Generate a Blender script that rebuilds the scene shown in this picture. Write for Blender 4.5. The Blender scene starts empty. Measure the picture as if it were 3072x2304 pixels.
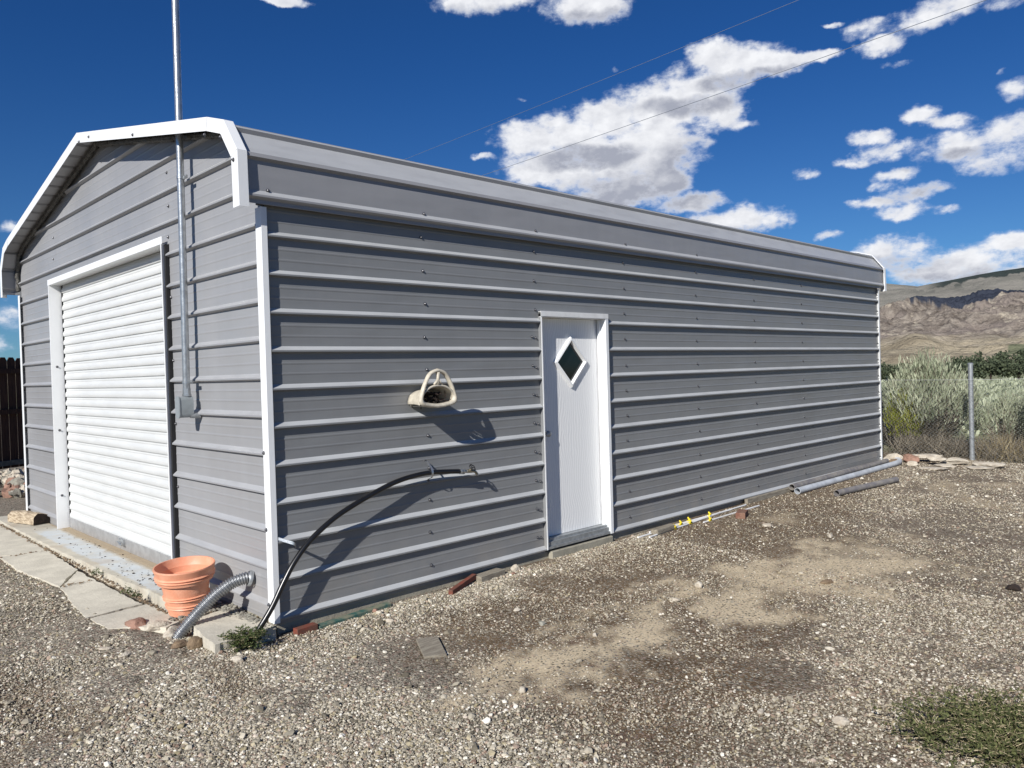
import bpy, math, random
import numpy as np
from mathutils import Vector, Matrix, noise as mnoise
random.seed(7); RNG = np.random.default_rng(11)
S = bpy.context.scene; COL = S.collection

# ------------------------------------------------------------------ camera
YAW, PIT, ROL, FPX = .8011, -.0155, -.0289, 2349.16
CAM = Vector((-2.1795, -4.3272, 1.437))
F = Vector((math.cos(YAW)*math.cos(PIT), math.sin(YAW)*math.cos(PIT), math.sin(PIT)))
R0 = Vector((math.sin(YAW), -math.cos(YAW), 0)); U0 = R0.cross(F)
R2 = R0*math.cos(ROL)+U0*math.sin(ROL); U2 = U0*math.cos(ROL)-R0*math.sin(ROL)
cd = bpy.data.cameras.new('camera'); cam = bpy.data.objects.new('camera', cd); COL.objects.link(cam)
M = Matrix((R2, U2, -F)).transposed().to_4x4(); M.translation = CAM; cam.matrix_world = M
cd.sensor_width = 36; cd.lens = FPX/3072*36; cd.clip_start = .05; cd.clip_end = 40000
S.camera = cam
S.render.resolution_x = 1024; S.render.resolution_y = 768
S.view_settings.view_transform = 'Standard'; S.view_settings.look = 'None'
S.view_settings.exposure = 0.22; S.view_settings.gamma = 1

# ------------------------------------------------------------------ sun + sky
SUN = Vector((-1, -.37, .63)).normalized()
sl = bpy.data.lights.new('sun', 'SUN'); sl.energy = 5.0; sl.angle = math.radians(.53); sl.color = (1, .968, .92)
so = bpy.data.objects.new('sun', sl); COL.objects.link(so); so.location = (-20, -10, 14)
so.rotation_euler = SUN.to_track_quat('Z', 'Y').to_euler()
EL = math.asin(SUN.z); AZ = math.atan2(SUN.x, SUN.y)

class NT:
    """small helper for node graphs"""
    def __init__(s, tree): s.t = tree; s.n = tree.nodes; s.l = tree.links
    def new(s, typ, **kw):
        n = s.n.new(typ)
        for k, v in kw.items(): setattr(n, k, v)
        return n
    def put(s, sock, v):
        if isinstance(v, bpy.types.NodeSocket): s.l.new(v, sock)
        elif v is not None:
            if sock.type == 'RGBA' and len(v) == 3: v = (*v, 1)
            sock.default_value = v
    def m(s, op, a, b=None, c=None, clamp=False):
        n = s.new('ShaderNodeMath', operation=op, use_clamp=clamp)
        s.put(n.inputs[0], a); s.put(n.inputs[1], b); s.put(n.inputs[2], c); return n.outputs[0]
    def v(s, op, a, b=None, out=0):
        n = s.new('ShaderNodeVectorMath', operation=op)
        s.put(n.inputs[0], a); s.put(n.inputs[1], b); return n.outputs[out]
    def ramp(s, x, lo, hi, a=0., b=1., smooth=True):
        n = s.new('ShaderNodeMapRange'); n.interpolation_type = 'SMOOTHSTEP' if smooth else 'LINEAR'
        s.put(n.inputs[0], x)
        for i, q in enumerate((lo, hi, a, b)): s.put(n.inputs[1+i], q)
        return n.outputs[0]
    def mix(s, f, a, b, blend='MIX'):
        n = s.new('ShaderNodeMix', data_type='RGBA', blend_type=blend)
        s.put(n.inputs[0], f); s.put(n.inputs[6], a); s.put(n.inputs[7], b); return n.outputs[2]
    def noise(s, vec, scale, detail=4, rough=.5, dist=0, color=False):
        n = s.new('ShaderNodeTexNoise'); s.put(n.inputs['Vector'], vec)
        n.inputs['Scale'].default_value = scale; n.inputs['Detail'].default_value = detail
        n.inputs['Roughness'].default_value = rough; n.inputs['Distortion'].default_value = dist
        return n.outputs[1 if color else 0]
    def vor(s, vec, scale, out='Distance', feature='F1', rnd=1):
        n = s.new('ShaderNodeTexVoronoi', feature=feature); s.put(n.inputs['Vector'], vec)
        n.inputs['Scale'].default_value = scale; n.inputs['Randomness'].default_value = rnd
        return n.outputs[out]
    def scale(s, vec, xyz):
        return s.v('MULTIPLY', vec, xyz)

W = bpy.data.worlds.new('World'); S.world = W; W.use_nodes = True
w = NT(W.node_tree); w.n.clear()
sky = w.new('ShaderNodeTexSky', sky_type='NISHITA', sun_disc=False, sun_elevation=EL, sun_rotation=AZ,
            altitude=1500, air_density=1.0, dust_density=.05, ozone_density=2.5)
geo = w.new('ShaderNodeTexCoord').outputs['Generated']
sep = w.new('ShaderNodeSeparateXYZ'); w.l.new(geo, sep.inputs[0])
az = w.m('ARCTAN2', sep.outputs[1], sep.outputs[0]); el = w.m('ARCSINE', sep.outputs[2])
cmb = w.new('ShaderNodeCombineXYZ'); w.l.new(az, cmb.inputs[0]); w.l.new(el, cmb.inputs[1]); P0 = cmb.outputs[0]
warp = w.noise(P0, 22, 3, .6, color=True)
warp = w.v('MULTIPLY', w.v('SUBTRACT', warp, (.5, .5, .5)), (.035, .022, 0))
warp2 = w.noise(P0, 90, 4, .6, color=True)
warp2 = w.v('MULTIPLY', w.v('SUBTRACT', warp2, (.5, .5, .5)), (.012, .008, 0))
P1 = w.v('ADD', w.v('ADD', P0, warp), warp2)
BL = [(0.5376, 0.3608, 0.0328, 0.0197), (0.5025, 0.3517, 0.0509, 0.0206), (0.4602, 0.3436, 0.0313, 0.0126), (0.5794, 0.3529, 0.0252, 0.0175), (0.4265, 0.3474, 0.028, 0.0086), (0.5634, 0.326, 0.061, 0.0295), (0.6032, 0.3116, 0.0734, 0.0311), (0.6606, 0.3039, 0.0691, 0.0237), (0.7133, 0.29, 0.0641, 0.0267), (0.7722, 0.2844, 0.044, 0.0226), (0.5309, 0.3047, 0.0273, 0.0256), (0.5069, 0.2851, 0.0242, 0.0072),
(0.7379, 0.2532, 0.0673, 0.0263), (0.6794, 0.2557, 0.081, 0.0381), (0.6157, 0.2677, 0.0624, 0.0428), (0.6514, 0.2212, 0.069, 0.0232), (0.5996, 0.2341, 0.0339, 0.0271), (0.8228, 0.2657, 0.0235, 0.0055), (0.5723, 0.202, 0.0391, 0.0132), (0.5123, 0.1755, 0.0568, 0.0174), (0.5452, 0.1742, 0.0331, 0.0121), (0.4643, 0.1741, 0.022, 0.0107), (0.4371, 0.2218, 0.0195, 0.0078), (0.4132, 0.1508, 0.0152, 0.0064),
(0.314, 0.2676, 0.0276, 0.0106), (0.2847, 0.2569, 0.0267, 0.0095), (0.364, 0.2518, 0.029, 0.0099), (0.3815, 0.2305, 0.0295, 0.0076), (0.3474, 0.2375, 0.038, 0.0119), (0.2742, 0.2274, 0.0528, 0.0221), (0.2311, 0.2344, 0.0417, 0.0233), (0.2442, 0.2083, 0.0467, 0.0166), (0.3385, 0.2113, 0.033, 0.01), (0.353, 0.2, 0.0239, 0.0091), (0.3202, 0.1873, 0.037, 0.011), (0.363, 0.1797, 0.0338, 0.0092), (0.3346, 0.1672, 0.0353, 0.0112), (0.2887, 0.1633, 0.0179, 0.007),
(0.3687, 0.3669, 0.029, 0.011), (0.3546, 0.3481, 0.0334, 0.012), (0.3074, 0.3641, 0.0364, 0.0161), (0.2803, 0.3707, 0.0397, 0.0149), (0.3338, 0.3257, 0.0211, 0.0061), (0.233, 0.3628, 0.025, 0.0128), (0.403, 0.3776, 0.0175, 0.0042), (0.2241, 0.2791, 0.0206, 0.0158), (0.2363, 0.2988, 0.0059, 0.0063), (0.8257, 0.4411, 0.0615, 0.0152), (0.6914, 0.4319, 0.055, 0.0215), (1.0685, 0.4321, 0.0327, 0.0056),
(0.3497, 0.1223, 0.0454, 0.0208), (0.3126, 0.0973, 0.0368, 0.0154), (0.272, 0.1039, 0.0571, 0.0251), (0.233, 0.1222, 0.0377, 0.0122), (0.2462, 0.0866, 0.064, 0.0174), (0.3837, 0.1253, 0.0197, 0.0074), (1.3702, 0.1719, 0.0159, 0.0106), (1.3712, 0.0767, 0.0188, 0.0247), (1.3785, 0.0446, 0.0186, 0.0173), (0.7736, 0.3323, 0.0106, 0.0052), (0.659, 0.3597, 0.0086, 0.0051)]
def blob(P, c, ra, re, top=1):
    d = w.v('MULTIPLY', w.v('SUBTRACT', P, c), (.83/ra, .83/re, 0))
    return w.m('SUBTRACT', top, w.v('DOT_PRODUCT', d, d, out=1))
def cloud_field(P):
    """smooth union of the cloud masses; hgt = how high in the big masses a point lies"""
    f = None
    for (a, e, ra, re) in BL:
        q = blob(P, (a, e, 0), ra, re, (.30 if ra < .013 else .50 if ra < .026 else .74 if a < .42 and e > .15 else .85 if a < .42 else 1))
        if f is None: f = w.m('MAXIMUM', q, -.9)
        else:
            n_ = w.new('ShaderNodeMath', operation='SMOOTH_MAX'); w.put(n_.inputs[0], f); w.put(n_.inputs[1], q); n_.inputs[2].default_value = .35
            f = n_.outputs[0]
    # grey bases of the big masses
    b = None
    for (a, e, ra, re) in ((.630, .210, .085, .030), (.57, .245, .05, .03), (.575, .312, .055, .010), (.70, .262, .06, .012), (.255, .190, .085, .014), (.30, .222, .05, .007), (.50, .334, .05, .008), (.50, .155, .07, .011), (.26, .078, .13, .018), (.35, .108, .05, .010), (.82, .424, .07, .010), (.69, .410, .06, .012)):
        q = blob(P, (a, e, 0), ra, re); b = w.m('MAXIMUM', q, -1.2 if b is None else b)
    return f, b
fld, hgt = cloud_field(P1)
STR = w.scale(w.v('ADD', P0, w.v('MULTIPLY', w.v('SUBTRACT', w.noise(P0, 60, 4, .6, color=True), (.5, .5, .5)), (.012, .012, 0))), (1, 1.35, 1))
def billow(P, lo=False):
    """cauliflower lobes at three sizes"""
    a = w.m('SUBTRACT', 1, w.vor(P, 30)); b = w.m('SUBTRACT', 1, w.vor(P, 75))
    r = w.m('ADD', w.m('MULTIPLY', a, .62), w.m('MULTIPLY', b, .30))
    if not lo: r = w.m('ADD', r, w.m('MULTIPLY', w.m('SUBTRACT', 1, w.vor(P, 190)), .14))
    return r
b0 = billow(STR); b1 = billow(w.v('ADD', STR, (.0075, .011, 0)), True)
wisp = w.noise(w.scale(P0, (1, 1.9, 1)), 34, 9, .68)
edge = w.m('ADD', w.m('MULTIPLY', w.m('SUBTRACT', b0, .66), 1.35), w.m('MULTIPLY', w.m('SUBTRACT', wisp, .5), 2.4))
dens = w.m('ADD', w.m('MULTIPLY', w.m('MAXIMUM', fld, -1.5), 1.75), edge)
cov = w.ramp(dens, -.22, 1.25)
thick = w.ramp(dens, .15, 1.45)
lit = w.m('SUBTRACT', w.m('ADD', b0, -.07), b1)
PB = w.noise(STR, 9, 4, .5)
base = w.m('MULTIPLY', w.ramp(w.m('ADD', hgt, w.m('MULTIPLY', w.m('SUBTRACT', PB, .5), 2.4)), -.75, .95), 1.15)
shade = w.m('ADD', w.m('MULTIPLY', base, -1), w.m('ADD', w.m('MULTIPLY', lit, .75), w.m('MULTIPLY', w.m('SUBTRACT', .5, wisp), .9)))
greyness = w.m('MULTIPLY', thick, w.ramp(shade, .22, -1.1, smooth=False), clamp=True)
white = w.mix(greyness, (.80, .81, .84), (.33, .35, .42))
white = w.mix(w.ramp(cov, .1, .95), (.50, .58, .74), white)
airtint = w.mix(w.ramp(el, .0, .42), (.40, .70, 1.0), (.185, .55, 1.04))
skyc = w.mix(1, sky.outputs[0], airtint, 'MULTIPLY')
SKYS = .060
gain = w.v('SCALE', skyc); gain_node = gain.node; gain_node.inputs['Scale'].default_value = SKYS
mixc = w.mix(cov, gain, white)
bgn = w.new('ShaderNodeBackground'); w.l.new(mixc, bgn.inputs[0]); bgn.inputs[1].default_value = 1
wo = w.new('ShaderNodeOutputWorld'); w.l.new(bgn.outputs[0], wo.inputs[0])
W.cycles.sampling_method = 'MANUAL'; W.cycles.sample_map_resolution = 1024

# ------------------------------------------------------------------ materials
def new_mat(name):
    m = bpy.data.materials.new(name); m.use_nodes = True
    t = NT(m.node_tree); b = t.n['Principled BSDF']
    t.obj = t.new('ShaderNodeTexCoord').outputs['Object']
    t.pos = t.new('ShaderNodeNewGeometry').outputs['Position']
    return m, t, b
def bump(t, b, h, dist, strength=1):
    n = t.new('ShaderNodeBump'); n.inputs['Strength'].default_value = strength; n.inputs['Distance'].default_value = dist
    t.put(n.inputs['Height'], h); t.l.new(n.outputs[0], b.inputs['Normal'])
def simple(name, c, rough=.6, metal=0, var=.15, scale=8, bmp=0, bscale=40, spec=.5, c2=None, stretch=(1, 1, 1), coat=0):
    m, t, b = new_mat(name)
    v = t.scale(t.pos, stretch)
    n = t.noise(v, scale, 5, .6)
    c2 = c2 or tuple(x*(1-var) for x in c)
    col = t.mix(t.ramp(n, .35, .65), c, c2)
    t.put(b.inputs['Base Color'], col)
    b.inputs['Roughness'].default_value = rough; b.inputs['Metallic'].default_value = metal
    b.inputs['Specular IOR Level'].default_value = spec; b.inputs['Coat Weight'].default_value = coat
    if bmp: bump(t, b, t.noise(v, bscale, 5, .6), bmp)
    return m
def sheet_paint(name, c, along):
    """painted steel sheet: faint streaks along the ribs, low dust, painted ledge highlights and gentle oil-canning"""
    m, t, b = new_mat(name)
    st = (.35, .35, 14); v = t.scale(t.pos, st)
    n = t.noise(v, 2.2, 5, .6); n2 = t.noise(t.pos, 1.1, 4, .6); n3 = t.noise(t.scale(t.pos, (6, 6, .5)), 2, 3, .6)
    k = t.m('ADD', t.m('MULTIPLY', t.m('SUBTRACT', n, .5), .09), t.m('MULTIPLY', t.m('SUBTRACT', n2, .5), .22))
    k = t.m('ADD', k, t.m('MULTIPLY', t.m('SUBTRACT', n3, .5), .10))
    k = t.m('ADD', k, 1)
    col = t.v('SCALE', c); col.node.inputs[0].default_value = c; t.l.new(k, col.node.inputs['Scale'])
    sp = t.new('ShaderNodeSeparateXYZ'); t.l.new(t.pos, sp.inputs[0])
    dust = t.m('MULTIPLY', t.ramp(sp.outputs[2], .55, -.05), t.ramp(t.noise(t.pos, 5, 5, .65), .35, .75))
    col = t.mix(t.m('MULTIPLY', dust, .30), col, (.36, .32, .27))
    if True:      # rib highlights painted as a paler colour on up-facing ledges
        nz = t.new('ShaderNodeSeparateXYZ'); t.l.new(t.new('ShaderNodeNewGeometry').outputs['True Normal'], nz.inputs[0])
        ledge = t.m('MULTIPLY', t.ramp(nz.outputs[2], .45, .6), t.ramp(t.noise(t.scale(t.pos, (1, 1, 5)), 3, 4, .6), .2, .6, *((.42, .68) if name == 'grey_sheet' else (.10, .30) if name == 'grey_front_sheet' else (.25, .45))))
        col = t.mix(ledge, col, (.56, .575, .58))
    t.put(b.inputs['Base Color'], col)
    b.inputs['Roughness'].default_value = .38; b.inputs['Specular IOR Level'].default_value = .5
    t.put(b.inputs['Roughness'], t.ramp(n2, .3, .7, .30, .42))
    h = t.m('ADD', t.m('MULTIPLY', t.noise(t.scale(t.pos, (.9, .9, 3.0)), 1.6, 2, .5), 1), t.m('MULTIPLY', t.noise(t.scale(t.pos, (1, 1, 26)), 1.3, 3, .5), .02))
    bump(t, b, h, .020, .55)
    return m
MT = {}
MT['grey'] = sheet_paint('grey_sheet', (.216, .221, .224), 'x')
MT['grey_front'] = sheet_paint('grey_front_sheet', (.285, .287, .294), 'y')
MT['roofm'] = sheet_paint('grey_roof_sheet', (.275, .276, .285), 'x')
MT['white'] = simple('white_trim_paint', (.80, .81, .81), .35, 0, .04, 3, .001, 6)
MT['white_dirty'] = simple('weathered_white_trim', (.76, .765, .75), .5, 0, .12, 9, .001, 20)
MT['curtain'] = simple('white_door_slats', (.60, .61, .60), .42, 0, .07, 3, .002, 5, stretch=(1, 1, 4))
MT['galv'] = simple('galvanised_steel', (.50, .52, .53), .32, .75, .25, 25, .001, 60)
MT['galv_dull'] = simple('dull_galvanised_steel', (.38, .40, .41), .45, .5, .25, 30)
MT['alu'] = simple('aluminium_bar', (.50, .50, .50), .4, .55, .2, 12)
MT['castgrey'] = simple('grey_cast_box', (.30, .33, .34), .5, .2, .1, 30)
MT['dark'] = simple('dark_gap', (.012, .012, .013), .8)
MT['foil'] = simple('crumpled_foil_closure', (.16, .155, .14), .45, .5, .5, 40, .02, 60)
MT['black_pipe'] = simple('black_poly_pipe', (.012, .012, .013), .28, 0, .2, 20)
MT['brass'] = simple('weathered_brass', (.42, .38, .28), .4, .8, .3, 60)
MT['black_iron'] = simple('black_cast_iron', (.02, .02, .02), .5)
MT['screw'] = simple('screw_head', (.12, .12, .13), .35, .5)
MT['beige'] = simple('beige_plastic', (.58, .53, .43), .5, 0, .2, 30, .001, 50)
MT['pvc'] = simple('grey_pvc', (.55, .58, .61), .45, 0, .25, 6)
MT['pvc_dark'] = simple('dark_grey_pipe', (.16, .15, .155), .6, 0, .35, 10, c2=(.27, .25, .22))
MT['brick'] = simple('worn_red_brick', (.17, .075, .05), .9, 0, .4, 25, .004, 90, c2=(.22, .13, .09))
MT['wood_grey'] = simple('weathered_grey_wood', (.30, .27, .21), .9, 0, .4, 10, .004, 30, stretch=(1, 6, 6), c2=(.20, .17, .13))
MT['wood_red'] = simple('red_painted_wood_end', (.20, .05, .03), .8, 0, .4, 20, c2=(.13, .06, .04))
MT['wood_green'] = simple('green_painted_wood', (.03, .10, .085), .8, 0, .4, 14, c2=(.20, .20, .14))
MT['firewood'] = simple('split_firewood', (.58, .48, .34), .85, 0, .3, 5, .010, 12, stretch=(14, .8, 14), c2=(.27, .20, .13))
MT['bark'] = simple('dark_end_grain', (.035, .022, .016), .95, 0, .5, 30, .005, 60)
MT['fencewood'] = simple('dark_stained_boards', (.045, .020, .011), .9, 0, .5, 6, .004, 30, stretch=(5, 5, .6), c2=(.085, .040, .022))
MT['rail'] = simple('faded_rail_wood', (.22, .20, .15), .9, 0, .4, 10)
MT['white_rod'] = simple('white_fibreglass_rod', (.78, .78, .76), .5)
MT['yellow'] = simple('yellow_insulator', (.85, .66, .03), .5)
MT['wire'] = simple('fence_wire', (.50, .51, .50), .5, .2)
MT['cable'] = simple('overhead_cable', (.22, .25, .30), .5, .3)
MT['glass'] = simple('dark_pane', (.006, .007, .008), .08, 0, .2, 5, spec=.5)

def terracotta():
    m, t, b = new_mat('terracotta_plastic')
    n = t.noise(t.obj, 9, 6, .65); n2 = t.noise(t.scale(t.obj, (1, 1, 5)), 14, 4, .6)
    c = t.mix(t.ramp(n, .42, .68), (.68, .295, .175), (.73, .37, .24))
    t.put(b.inputs['Base Color'], c); b.inputs['Roughness'].default_value = .5
    bump(t, b, t.noise(t.obj, 60, 4), .001); return m
MT['terra'] = terracotta()
def leafy_door():
    m, t, b = new_mat('white_woodgrain_door')
    v = t.scale(t.obj, (7, 1, .55)); v = t.v('ADD', v, t.v('MULTIPLY', t.noise(t.obj, 2.2, 3, .5, color=True), (1.4, 0, .3)))
    wv = t.new('ShaderNodeTexWave', wave_type='BANDS', bands_direction='X'); t.put(wv.inputs[0], v); wv.inputs['Scale'].default_value = 1.6; wv.inputs['Distortion'].default_value = 5; wv.inputs['Detail'].default_value = 3
    h = t.m('ADD', wv.outputs[1], t.m('MULTIPLY', t.noise(t.scale(t.obj, (60, 1, 2)), 3, 4), .7))
    c = t.mix(h, (.76, .765, .755), (.83, .835, .825)); t.put(b.inputs['Base Color'], c)
    b.inputs['Roughness'].default_value = .42; bump(t, b, h, .0007); return m
MT['door'] = leafy_door()
def concrete(name, c, painted=False):
    m, t, b = new_mat(name)
    n = t.noise(t.pos, 3.2, 7, .65); n2 = t.noise(t.pos, 40, 5, .7); n3 = t.noise(t.pos, 9, 6, .6)
    a = t.mix(t.ramp(n, .35, .65), c, tuple(x*.80 for x in c))
    a = t.mix(t.m('MULTIPLY', t.ramp(n2, .55, .75), .35), a, tuple(x*.55 for x in c))
    if painted:
        sp = t.new('ShaderNodeSeparateXYZ'); t.l.new(t.v('ADD', t.pos, t.v('MULTIPLY', t.v('SUBTRACT', t.noise(t.pos, 14, 5, .7, color=True), (.5, .5, .5)), (.09, .25, 0))), sp.inputs[0])
        pm = t.m('MULTIPLY', t.ramp(sp.outputs[0], -.235, -.205), t.ramp(sp.outputs[0], .0, -.05)); pm = t.m('MULTIPLY', pm, t.m('MULTIPLY', t.ramp(sp.outputs[1], 1.15, 1.4), t.ramp(sp.outputs[1], 4.7, 4.4)))
        pm = t.m('MULTIPLY', pm, t.ramp(n3, .75, .40, .30, .9))
        a = t.mix(pm, a, (.53, .565, .58))
        a = t.mix(t.m('MULTIPLY', t.ramp(t.noise(t.pos, 2.6, 5, .6), .50, .72), .55), a, (.40, .325, .24))
        a = t.mix(t.ramp(sp.outputs[0], -.03, .02), a, (.36, .29, .20))
    t.put(b.inputs['Base Color'], a); b.inputs['Roughness'].default_value = .9
    b.inputs['Specular IOR Level'].default_value = .25
    bump(t, b, t.m('ADD', n2, t.m('MULTIPLY', n3, 2)), .006, .6); return m
MT['conc'] = concrete('concrete', (.62, .575, .475)); MT['conc_pad'] = concrete('painted_threshold', (.55, .51, .42), True)
MT['found'] = concrete('foundation_concrete', (.36, .335, .265))
def stone_mat(name, c, c2):
    m, t, b = new_mat(name)
    n = t.noise(t.pos, 18, 6, .65)
    a = t.mix(t.ramp(n, .38, .62), c, c2)
    t.put(b.inputs['Base Color'], a); b.inputs['Roughness'].default_value = .95; b.inputs['Specular IOR Level'].default_value = .2
    bump(t, b, t.noise(t.pos, 45, 6, .7), .012, .8); return m
MT['st_white'] = stone_mat('pale_limestone', (.56, .51, .42), (.44, .38, .30))
MT['st_grey'] = stone_mat('grey_rock', (.33, .32, .27), (.22, .20, .17))
MT['st_pink'] = stone_mat('reddish_rock', (.34, .20, .15), (.24, .15, .11))
MT['st_brown'] = stone_mat('brown_rock', (.26, .19, .12), (.17, .12, .08))

# ------------------------------------------------------------------ object helpers
def tag(o, label=None, cat=None, group=None, kind=None):
    if label: o['label'] = label
    if cat: o['category'] = cat
    if group: o['group'] = group
    if kind: o['kind'] = kind
    return o
def empty(name, loc, label, cat, group=None):
    o = bpy.data.objects.new(name, None); COL.objects.link(o); o.location = loc; o.empty_display_size = .1
    return tag(o, label, cat, group)
class MB:
    def __init__(s): s.v = []; s.f = []; s.m = []; s.cur = 0
    def add(s, vs, fs):
        k = len(s.v); s.v += [tuple(v) for v in vs]; s.f += [tuple(i+k for i in f) for f in fs]; s.m += [s.cur]*len(fs)
    def box(s, a, b):
        (x0, y0, z0), (x1, y1, z1) = a, b
        s.add([(x0, y0, z0), (x1, y0, z0), (x1, y1, z0), (x0, y1, z0), (x0, y0, z1), (x1, y0, z1), (x1, y1, z1), (x0, y1, z1)],
              [(0, 3, 2, 1), (4, 5, 6, 7), (0, 1, 5, 4), (1, 2, 6, 5), (2, 3, 7, 6), (3, 0, 4, 7)])
    def obox(s, c, ax, ay, az_):
        c, ax, ay, az_ = map(Vector, (c, ax, ay, az_)); vs = []
        for k in (-1, 1):
            for (i, j) in ((-1, -1), (1, -1), (1, 1), (-1, 1)): vs.append(c+ax*i+ay*j+az_*k)
        s.add(vs, [(0, 3, 2, 1), (4, 5, 6, 7), (0, 1, 5, 4), (1, 2, 6, 5), (2, 3, 7, 6), (3, 0, 4, 7)])
    def tube(s, pts, r, n=12, caps=True, closed=False):
        pts = [Vector(p) for p in pts]; N = len(pts); rr = r if hasattr(r, '__len__') else [r]*N
        up = Vector((0, 0, 1)); vs = []; prev = None
        for i, p in enumerate(pts):
            if closed: t = pts[(i+1) % N]-pts[i-1]
            else: t = pts[min(i+1, N-1)]-pts[max(i-1, 0)]
            t.normalize()
            if prev is None:
                a = t.cross(up)
                if a.length < .05: a = t.cross(Vector((1, 0, 0)))
            else: a = prev-t*prev.dot(t)
            a.normalize(); prev = a; b = t.cross(a)
            for k in range(n):
                th = 2*math.pi*k/n; vs.append(p+(a*math.cos(th)+b*math.sin(th))*rr[i])
        fs = []
        for i in range(N if closed else N-1):
            j = (i+1) % N
            for k in range(n): fs.append((i*n+k, i*n+(k+1) % n, j*n+(k+1) % n, j*n+k))
        if caps and not closed: fs += [tuple(range(n))[::-1], tuple((N-1)*n+k for k in range(n))]
        s.add(vs, fs)
    def lathe(s, prof, c=(0, 0, 0), n=48):
        vs = []; c = Vector(c)
        for (r, z) in prof:
            for k in range(n): th = 2*math.pi*k/n; vs.append(c+Vector((r*math.cos(th), r*math.sin(th), z)))
        fs = [(i*n+k, i*n+(k+1) % n, (i+1)*n+(k+1) % n, (i+1)*n+k) for i in range(len(prof)-1) for k in range(n)]
        s.add(vs, fs)
    def prism(s, poly, z0, z1):
        n = len(poly); z1f = z1 if callable(z1) else (lambda x, y: z1)
        vs = [(x, y, z0) for x, y in poly]+[(x, y, z1f(x, y)) for x, y in poly]
        s.add(vs, [tuple(range(n))[::-1], tuple(range(n, 2*n))]+[(i, (i+1) % n, n+(i+1) % n, n+i) for i in range(n)])
    def build(s, name, mats, parent=None, smooth=False, bevel=0, loc=None, autos=None):
        me = bpy.data.meshes.new(name)
        vs = s.v
        if loc is not None: vs = [(v[0]-loc[0], v[1]-loc[1], v[2]-loc[2]) for v in vs]
        me.from_pydata(vs, [], s.f)
        mats = mats if isinstance(mats, (list, tuple)) else [mats]
        for m in mats: me.materials.append(m)
        if len(mats) > 1: me.polygons.foreach_set('material_index', s.m)
        if smooth: me.polygons.foreach_set('use_smooth', [True]*len(s.f))
        me.update(); o = bpy.data.objects.new(name, me); COL.objects.link(o)
        if loc is not None: o.location = loc
        if parent:
            o.parent = parent
            if parent.type == 'EMPTY' or True:
                base = parent.matrix_basis
                o.matrix_parent_inverse = world_of(parent).inverted()
        if bevel:
            bm_ = o.modifiers.new('bevel', 'BEVEL'); bm_.width = bevel; bm_.segments = 2; bm_.limit_method = 'ANGLE'
        if autos is not None:
            me.polygons.foreach_set('use_smooth', [True]*len(s.f))
            me.set_sharp_from_angle(angle=math.radians(autos))
        return o
def world_of(o):
    Mx = o.matrix_basis.copy()
    if o.parent: Mx = world_of(o.parent) @ o.matrix_parent_inverse @ Mx
    return Mx
def spline(pts, n=8):
    pts = [Vector(p) for p in pts]; out = []
    for i in range(len(pts)-1):
        p0 = pts[max(i-1, 0)]; p1 = pts[i]; p2 = pts[i+1]; p3 = pts[min(i+2, len(pts)-1)]
        for k in range(n):
            t = k/n; out.append(.5*((2*p1)+(p2-p0)*t+(2*p0-5*p1+4*p2-p3)*t*t+(3*p1-p0-3*p2+p3)*t**3))
    out.append(pts[-1]); return out
def npmesh(name, V, Fc, mat_, smooth=False):
    me = bpy.data.meshes.new(name); V = np.asarray(V, np.float32); Fc = np.asarray(Fc, np.int32)
    k = Fc.shape[1]; me.vertices.add(len(V)); me.vertices.foreach_set('co', V.ravel())
    me.loops.add(Fc.size); me.loops.foreach_set('vertex_index', Fc.ravel())
    me.polygons.add(len(Fc)); me.polygons.foreach_set('loop_start', np.arange(0, Fc.size, k, dtype=np.int32))
    if smooth: me.polygons.foreach_set('use_smooth', np.ones(len(Fc), bool))
    me.materials.append(mat_); me.update(calc_edges=True); me.validate()
    return me
def link(name, me):
    o = bpy.data.objects.new(name, me); COL.objects.link(o); return o

# numpy value noise -------------------------------------------------
_P = np.random.default_rng(3).random((256, 256)).astype(np.float64)
def vnoise(x, y):
    xi = np.floor(x).astype(int); yi = np.floor(y).astype(int); fx = x-xi; fy = y-yi
    fx = fx*fx*(3-2*fx); fy = fy*fy*(3-2*fy)
    a = _P[xi % 256, yi % 256]; b = _P[(xi+1) % 256, yi % 256]; c = _P[xi % 256, (yi+1) % 256]; d = _P[(xi+1) % 256, (yi+1) % 256]
    return a+(b-a)*fx+(c-a)*fy+(a-b-c+d)*fx*fy
def fbm(x, y, o=5, g=.5):
    s = 0; a = 1; t = 0
    for i in range(o): s = s+a*vnoise(x*2**i+17.3*i, y*2**i+5.1*i); t += a; a *= g
    return s/t
def sst(x, a, b):
    t = np.clip((x-a)/(b-a), 0, 1); return t*t*(3-2*t)

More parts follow.
